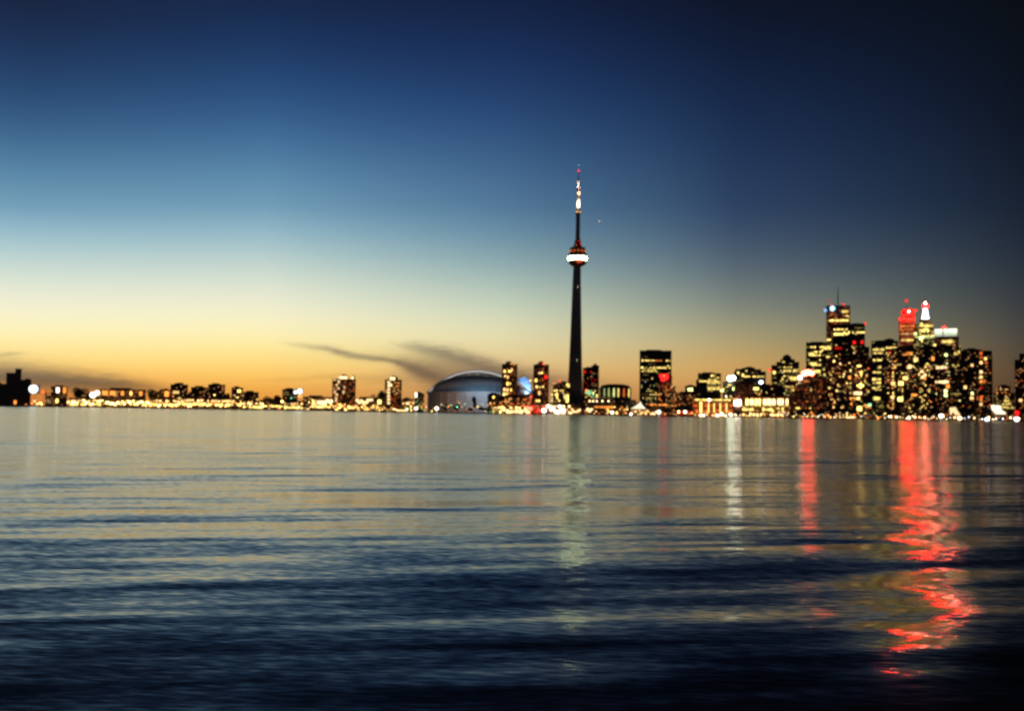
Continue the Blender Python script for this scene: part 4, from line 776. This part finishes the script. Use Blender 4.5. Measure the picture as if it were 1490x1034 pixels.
# ------------------------------------------------------------------ sky
def sky():
    wd = bpy.data.worlds.new('World'); sc.world = wd; wd.use_nodes = True; nt = wd.node_tree; nt.nodes.clear(); N = NT(nt)
    out = N.n('ShaderNodeOutputWorld'); bg = N.n('ShaderNodeBackground'); N.l(bg.outputs[0], out.inputs[0])
    tc = N.n('ShaderNodeTexCoord'); sp = N.n('ShaderNodeSeparateXYZ'); N.l(tc.outputs['Generated'], sp.inputs[0])
    el = N.math('MULTIPLY', N.math('ARCSINE', sp.outputs[2]), 180/math.pi)
    az = N.math('MULTIPLY', N.math('ARCTAN2', sp.outputs[0], sp.outputs[1]), 180/math.pi)
    ef = N.math('DIVIDE', N.math('ADD', el, 2), 62, clamp=True)
    cols = [
     (-25.5, 30, [(0,(20,32,61)),(100,(29,56,97)),(200,(53,96,141)),(300,(110,159,186)),(350,(160,196,206)),(400,(212,224,210)),(450,(248,243,212)),(490,(255,241,174)),(520,(255,222,134)),(545,(252,190,96)),(575,(214,122,60))]),
     (-13.7, 380, [(0,(19,35,69)),(100,(28,60,107)),(200,(56,102,149)),(300,(111,158,185)),(350,(156,191,202)),(400,(208,221,206)),(450,(244,240,210)),(490,(255,241,176)),(520,(255,223,132)),(550,(255,196,92)),(580,(228,144,60))]),
     (-0.6, 730, [(0,(15,29,61)),(100,(24,48,94)),(200,(43,79,125)),(300,(80,120,154)),(350,(110,146,165)),(400,(153,179,177)),(450,(203,213,188)),(490,(230,221,174)),(520,(228,204,146)),(550,(228,180,110)),(580,(178,128,86))]),
     (12.2, 1070, [(0,(8,15,34)),(100,(14,29,57)),(200,(24,45,81)),(300,(42,64,97)),(350,(61,81,106)),(400,(90,106,116)),(450,(129,136,124)),(490,(168,158,118)),(520,(194,162,102)),(550,(212,158,88)),(580,(182,124,68))]),
     (27.5, 1490, [(0,(5,9,15)),(100,(6,10,19)),(200,(9,16,28)),(300,(16,27,42)),(350,(23,32,48)),(400,(31,40,52)),(450,(44,48,56)),(490,(58,56,57)),(520,(64,56,52)),(550,(64,53,47)),(580,(56,43,38))])]
    prev = None; pa = None
    for a0, px, st in cols:
        r = N.n('ShaderNodeValToRGB'); cr = r.color_ramp; cr.interpolation = 'B_SPLINE'
        pts = sorted([((AE(px, y)[1] + 2)/62, c) for y, c in st]); top = pts[-1][1]
        pts = [(0, pts[0][1])] + pts + [(30/62, tuple((v*.3 + sum(top)/3*.25) for v in top)), (1, tuple((v*.12 + sum(top)/3*.15) for v in top))]
        while len(cr.elements) < len(pts): cr.elements.new(.5)
        for e, (p_, c) in zip(cr.elements, pts): e.position = min(1, max(0, p_)); e.color = lin(c) + (1,)
        N.l(ef, r.inputs[0])
        if prev is None: prev = r.outputs[0]
        else:
            mr = N.n('ShaderNodeMapRange', interpolation_type='LINEAR'); mr.inputs[1].default_value = pa; mr.inputs[2].default_value = a0; N.l(az, mr.inputs[0])
            mx = N.n('ShaderNodeMix', data_type='RGBA'); N.l(mr.outputs[0], mx.inputs[0]); N.l(prev, mx.inputs[6]); N.l(r.outputs[0], mx.inputs[7]); prev = mx.outputs[2]
        pa = a0
    # night side of the sky behind the viewer
    mr = N.n('ShaderNodeMapRange', interpolation_type='SMOOTHSTEP'); mr.inputs[1].default_value = -45; mr.inputs[2].default_value = -130; N.l(az, mr.inputs[0])
    mx = N.n('ShaderNodeMix', data_type='RGBA'); N.l(mr.outputs[0], mx.inputs[0]); N.l(prev, mx.inputs[6]); mx.inputs[7].default_value = lin((14, 18, 34)) + (1,); prev = mx.outputs[2]
    # cloud streaks low over the horizon
    no = N.n('ShaderNodeTexNoise'); mp = N.n('ShaderNodeMapping'); mp.inputs['Scale'].default_value = (14, 14, 70); N.l(tc.outputs['Generated'], mp.inputs[0]); N.l(mp.outputs[0], no.inputs['Vector']); no.inputs['Detail'].default_value = 4
    nz = N.math('SUBTRACT', no.outputs[0], .5)
    azf = N.math('DIVIDE', N.math('ADD', az, 30), 60, clamp=True)
    def cloud(pts, tint, noise=.5):
        # pts: px, py, half thickness px, opacity
        q = [(AE(x, y), t, o) for x, y, t, o in pts]
        def curve(vals, hv=False):
            fc = N.n('ShaderNodeFloatCurve'); c = fc.mapping.curves[0]; xs = [(a[0] + 30)/60 for a, _, _ in q]
            while len(c.points) < len(q): c.points.new(.5, .5)
            for pnt, x, v in zip(c.points, xs, vals): pnt.location = (x, v); pnt.handle_type = 'VECTOR' if hv else 'AUTO_CLAMPED'
            fc.mapping.extend = 'HORIZONTAL'; fc.mapping.update(); N.l(azf, fc.inputs[1]); return fc.outputs[0]
        ce = N.math('MULTIPLY', curve([a[1]/10 for a, _, _ in q]), 10); th = N.math('MULTIPLY', curve([t*.0382/2 for _, t, _ in q]), 2); op = curve([o for _, _, o in q], True)
        d = N.math('DIVIDE', N.math('SUBTRACT', N.math('ADD', el, N.math('MULTIPLY', nz, noise)), ce), N.math('MAXIMUM', th, .02))
        g_ = N.math('EXPONENT', N.math('MULTIPLY', N.math('MULTIPLY', d, d), -1)); return N.math('MULTIPLY', g_, N.math('MAXIMUM', op, 0), clamp=True), tint
    cl = [cloud([(-40, 544, 20, 1), (0, 547, 20, 1), (60, 551, 18, 1), (120, 556, 15, 1), (180, 560, 12, .9), (230, 564, 8, .5), (270, 565, 4, 0), (300, 566, 3, 0)], (.24, .31, .68), .5),
          cloud([(-30, 520, 3, .3), (0, 517, 3, .4), (24, 514, 2.4, .45), (40, 513, 2, 0), (60, 512, 2, 0)], (.36, .42, .7), .3),
          cloud([(380, 495, 2, 0), (400, 497, 2, 0), (440, 503, 4, .35), (478, 508, 5, .75), (492, 512, 5.5, .9), (520, 518, 5, .85), (560, 523, 5, .9), (578, 527, 6.5, 1), (600, 535, 10, .95), (630, 548, 13, .8), (660, 560, 13, .5), (690, 570, 9, 0), (720, 575, 5, 0)], (.37, .38, .52), .3),
          cloud([(560, 497, 3, 0), (585, 502, 5, .4), (610, 506, 8, .75), (650, 515, 11, .9), (690, 526, 12, .9), (730, 539, 12, .75), (780, 552, 13, .5), (830, 556, 9, 0), (860, 556, 5, 0)], (.42, .44, .56), .5),
          cloud([(480, 552, 8, 0), (500, 552, 8, .1), (560, 550, 12, .35), (600, 548, 20, .6), (640, 548, 24, .8), (720, 552, 22, .8), (800, 555, 16, .65), (860, 556, 12, .35), (930, 560, 7, 0), (960, 560, 5, 0)], (.5, .5, .75), .6),
          cloud([(280, 553, 2, 0), (340, 553, 2, .0), (420, 552, 3, .2), (480, 547, 4, .3), (540, 550, 4, .1), (600, 552, 4, 0)], (.55, .5, .5), .4)]
    cl.append(cloud([(520, 512, 10, 0), (545, 515, 10, .1), (590, 522, 16, .4), (640, 532, 20, .55), (700, 542, 18, .5), (760, 550, 14, .35), (840, 556, 12, 0), (870, 556, 10, 0)], (.42, .42, .52), .9))
    for f, tint in cl:
        mx = N.n('ShaderNodeMix', data_type='RGBA', blend_type='MULTIPLY'); N.l(f, mx.inputs[0]); N.l(prev, mx.inputs[6]); mx.inputs[7].default_value = tint + (1,); prev = mx.outputs[2]
    # thin trace of real twilight scattering on top of the measured dusk gradient
    sk = N.n('ShaderNodeTexSky', sky_type='NISHITA', sun_disc=False, sun_elevation=R(-2), sun_rotation=R(-30))
    ad = N.n('ShaderNodeMix', data_type='RGBA', blend_type='ADD'); ad.inputs[0].default_value = .01; N.l(prev, ad.inputs[6]); N.l(sk.outputs[0], ad.inputs[7])
    N.l(ad.outputs[2], bg.inputs[0]); bg.inputs[1].default_value = 1.0
sky()

# ------------------------------------------------------------------ camera and output
cd = bpy.data.cameras.new('camera'); cam = bpy.data.objects.new('camera', cd); COL.objects.link(cam)
cam.matrix_world = Matrix.Translation((0, 0, CAMZ)) @ CAMM.to_4x4()
cd.sensor_width = 36; cd.lens = 36*F/1490; cd.clip_start = .1; cd.clip_end = 60000
cd.dof.use_dof = True; cd.dof.focus_distance = 9.0; cd.dof.aperture_fstop = 1.85
sc.camera = cam
for o in list(bpy.data.objects):                       # all lamp objects, added ones too, stay visible to the camera
    if o.type == 'LIGHT': o.visible_camera = True
sc.view_settings.view_transform = 'Standard'; sc.view_settings.look = 'None'; sc.view_settings.exposure = 0; sc.view_settings.gamma = 1
sc.cycles.filter_width = 2.0; sc.cycles.use_denoising = True; sc.cycles.sample_clamp_indirect = 6; sc.cycles.max_bounces = 4; sc.cycles.caustics_reflective = False
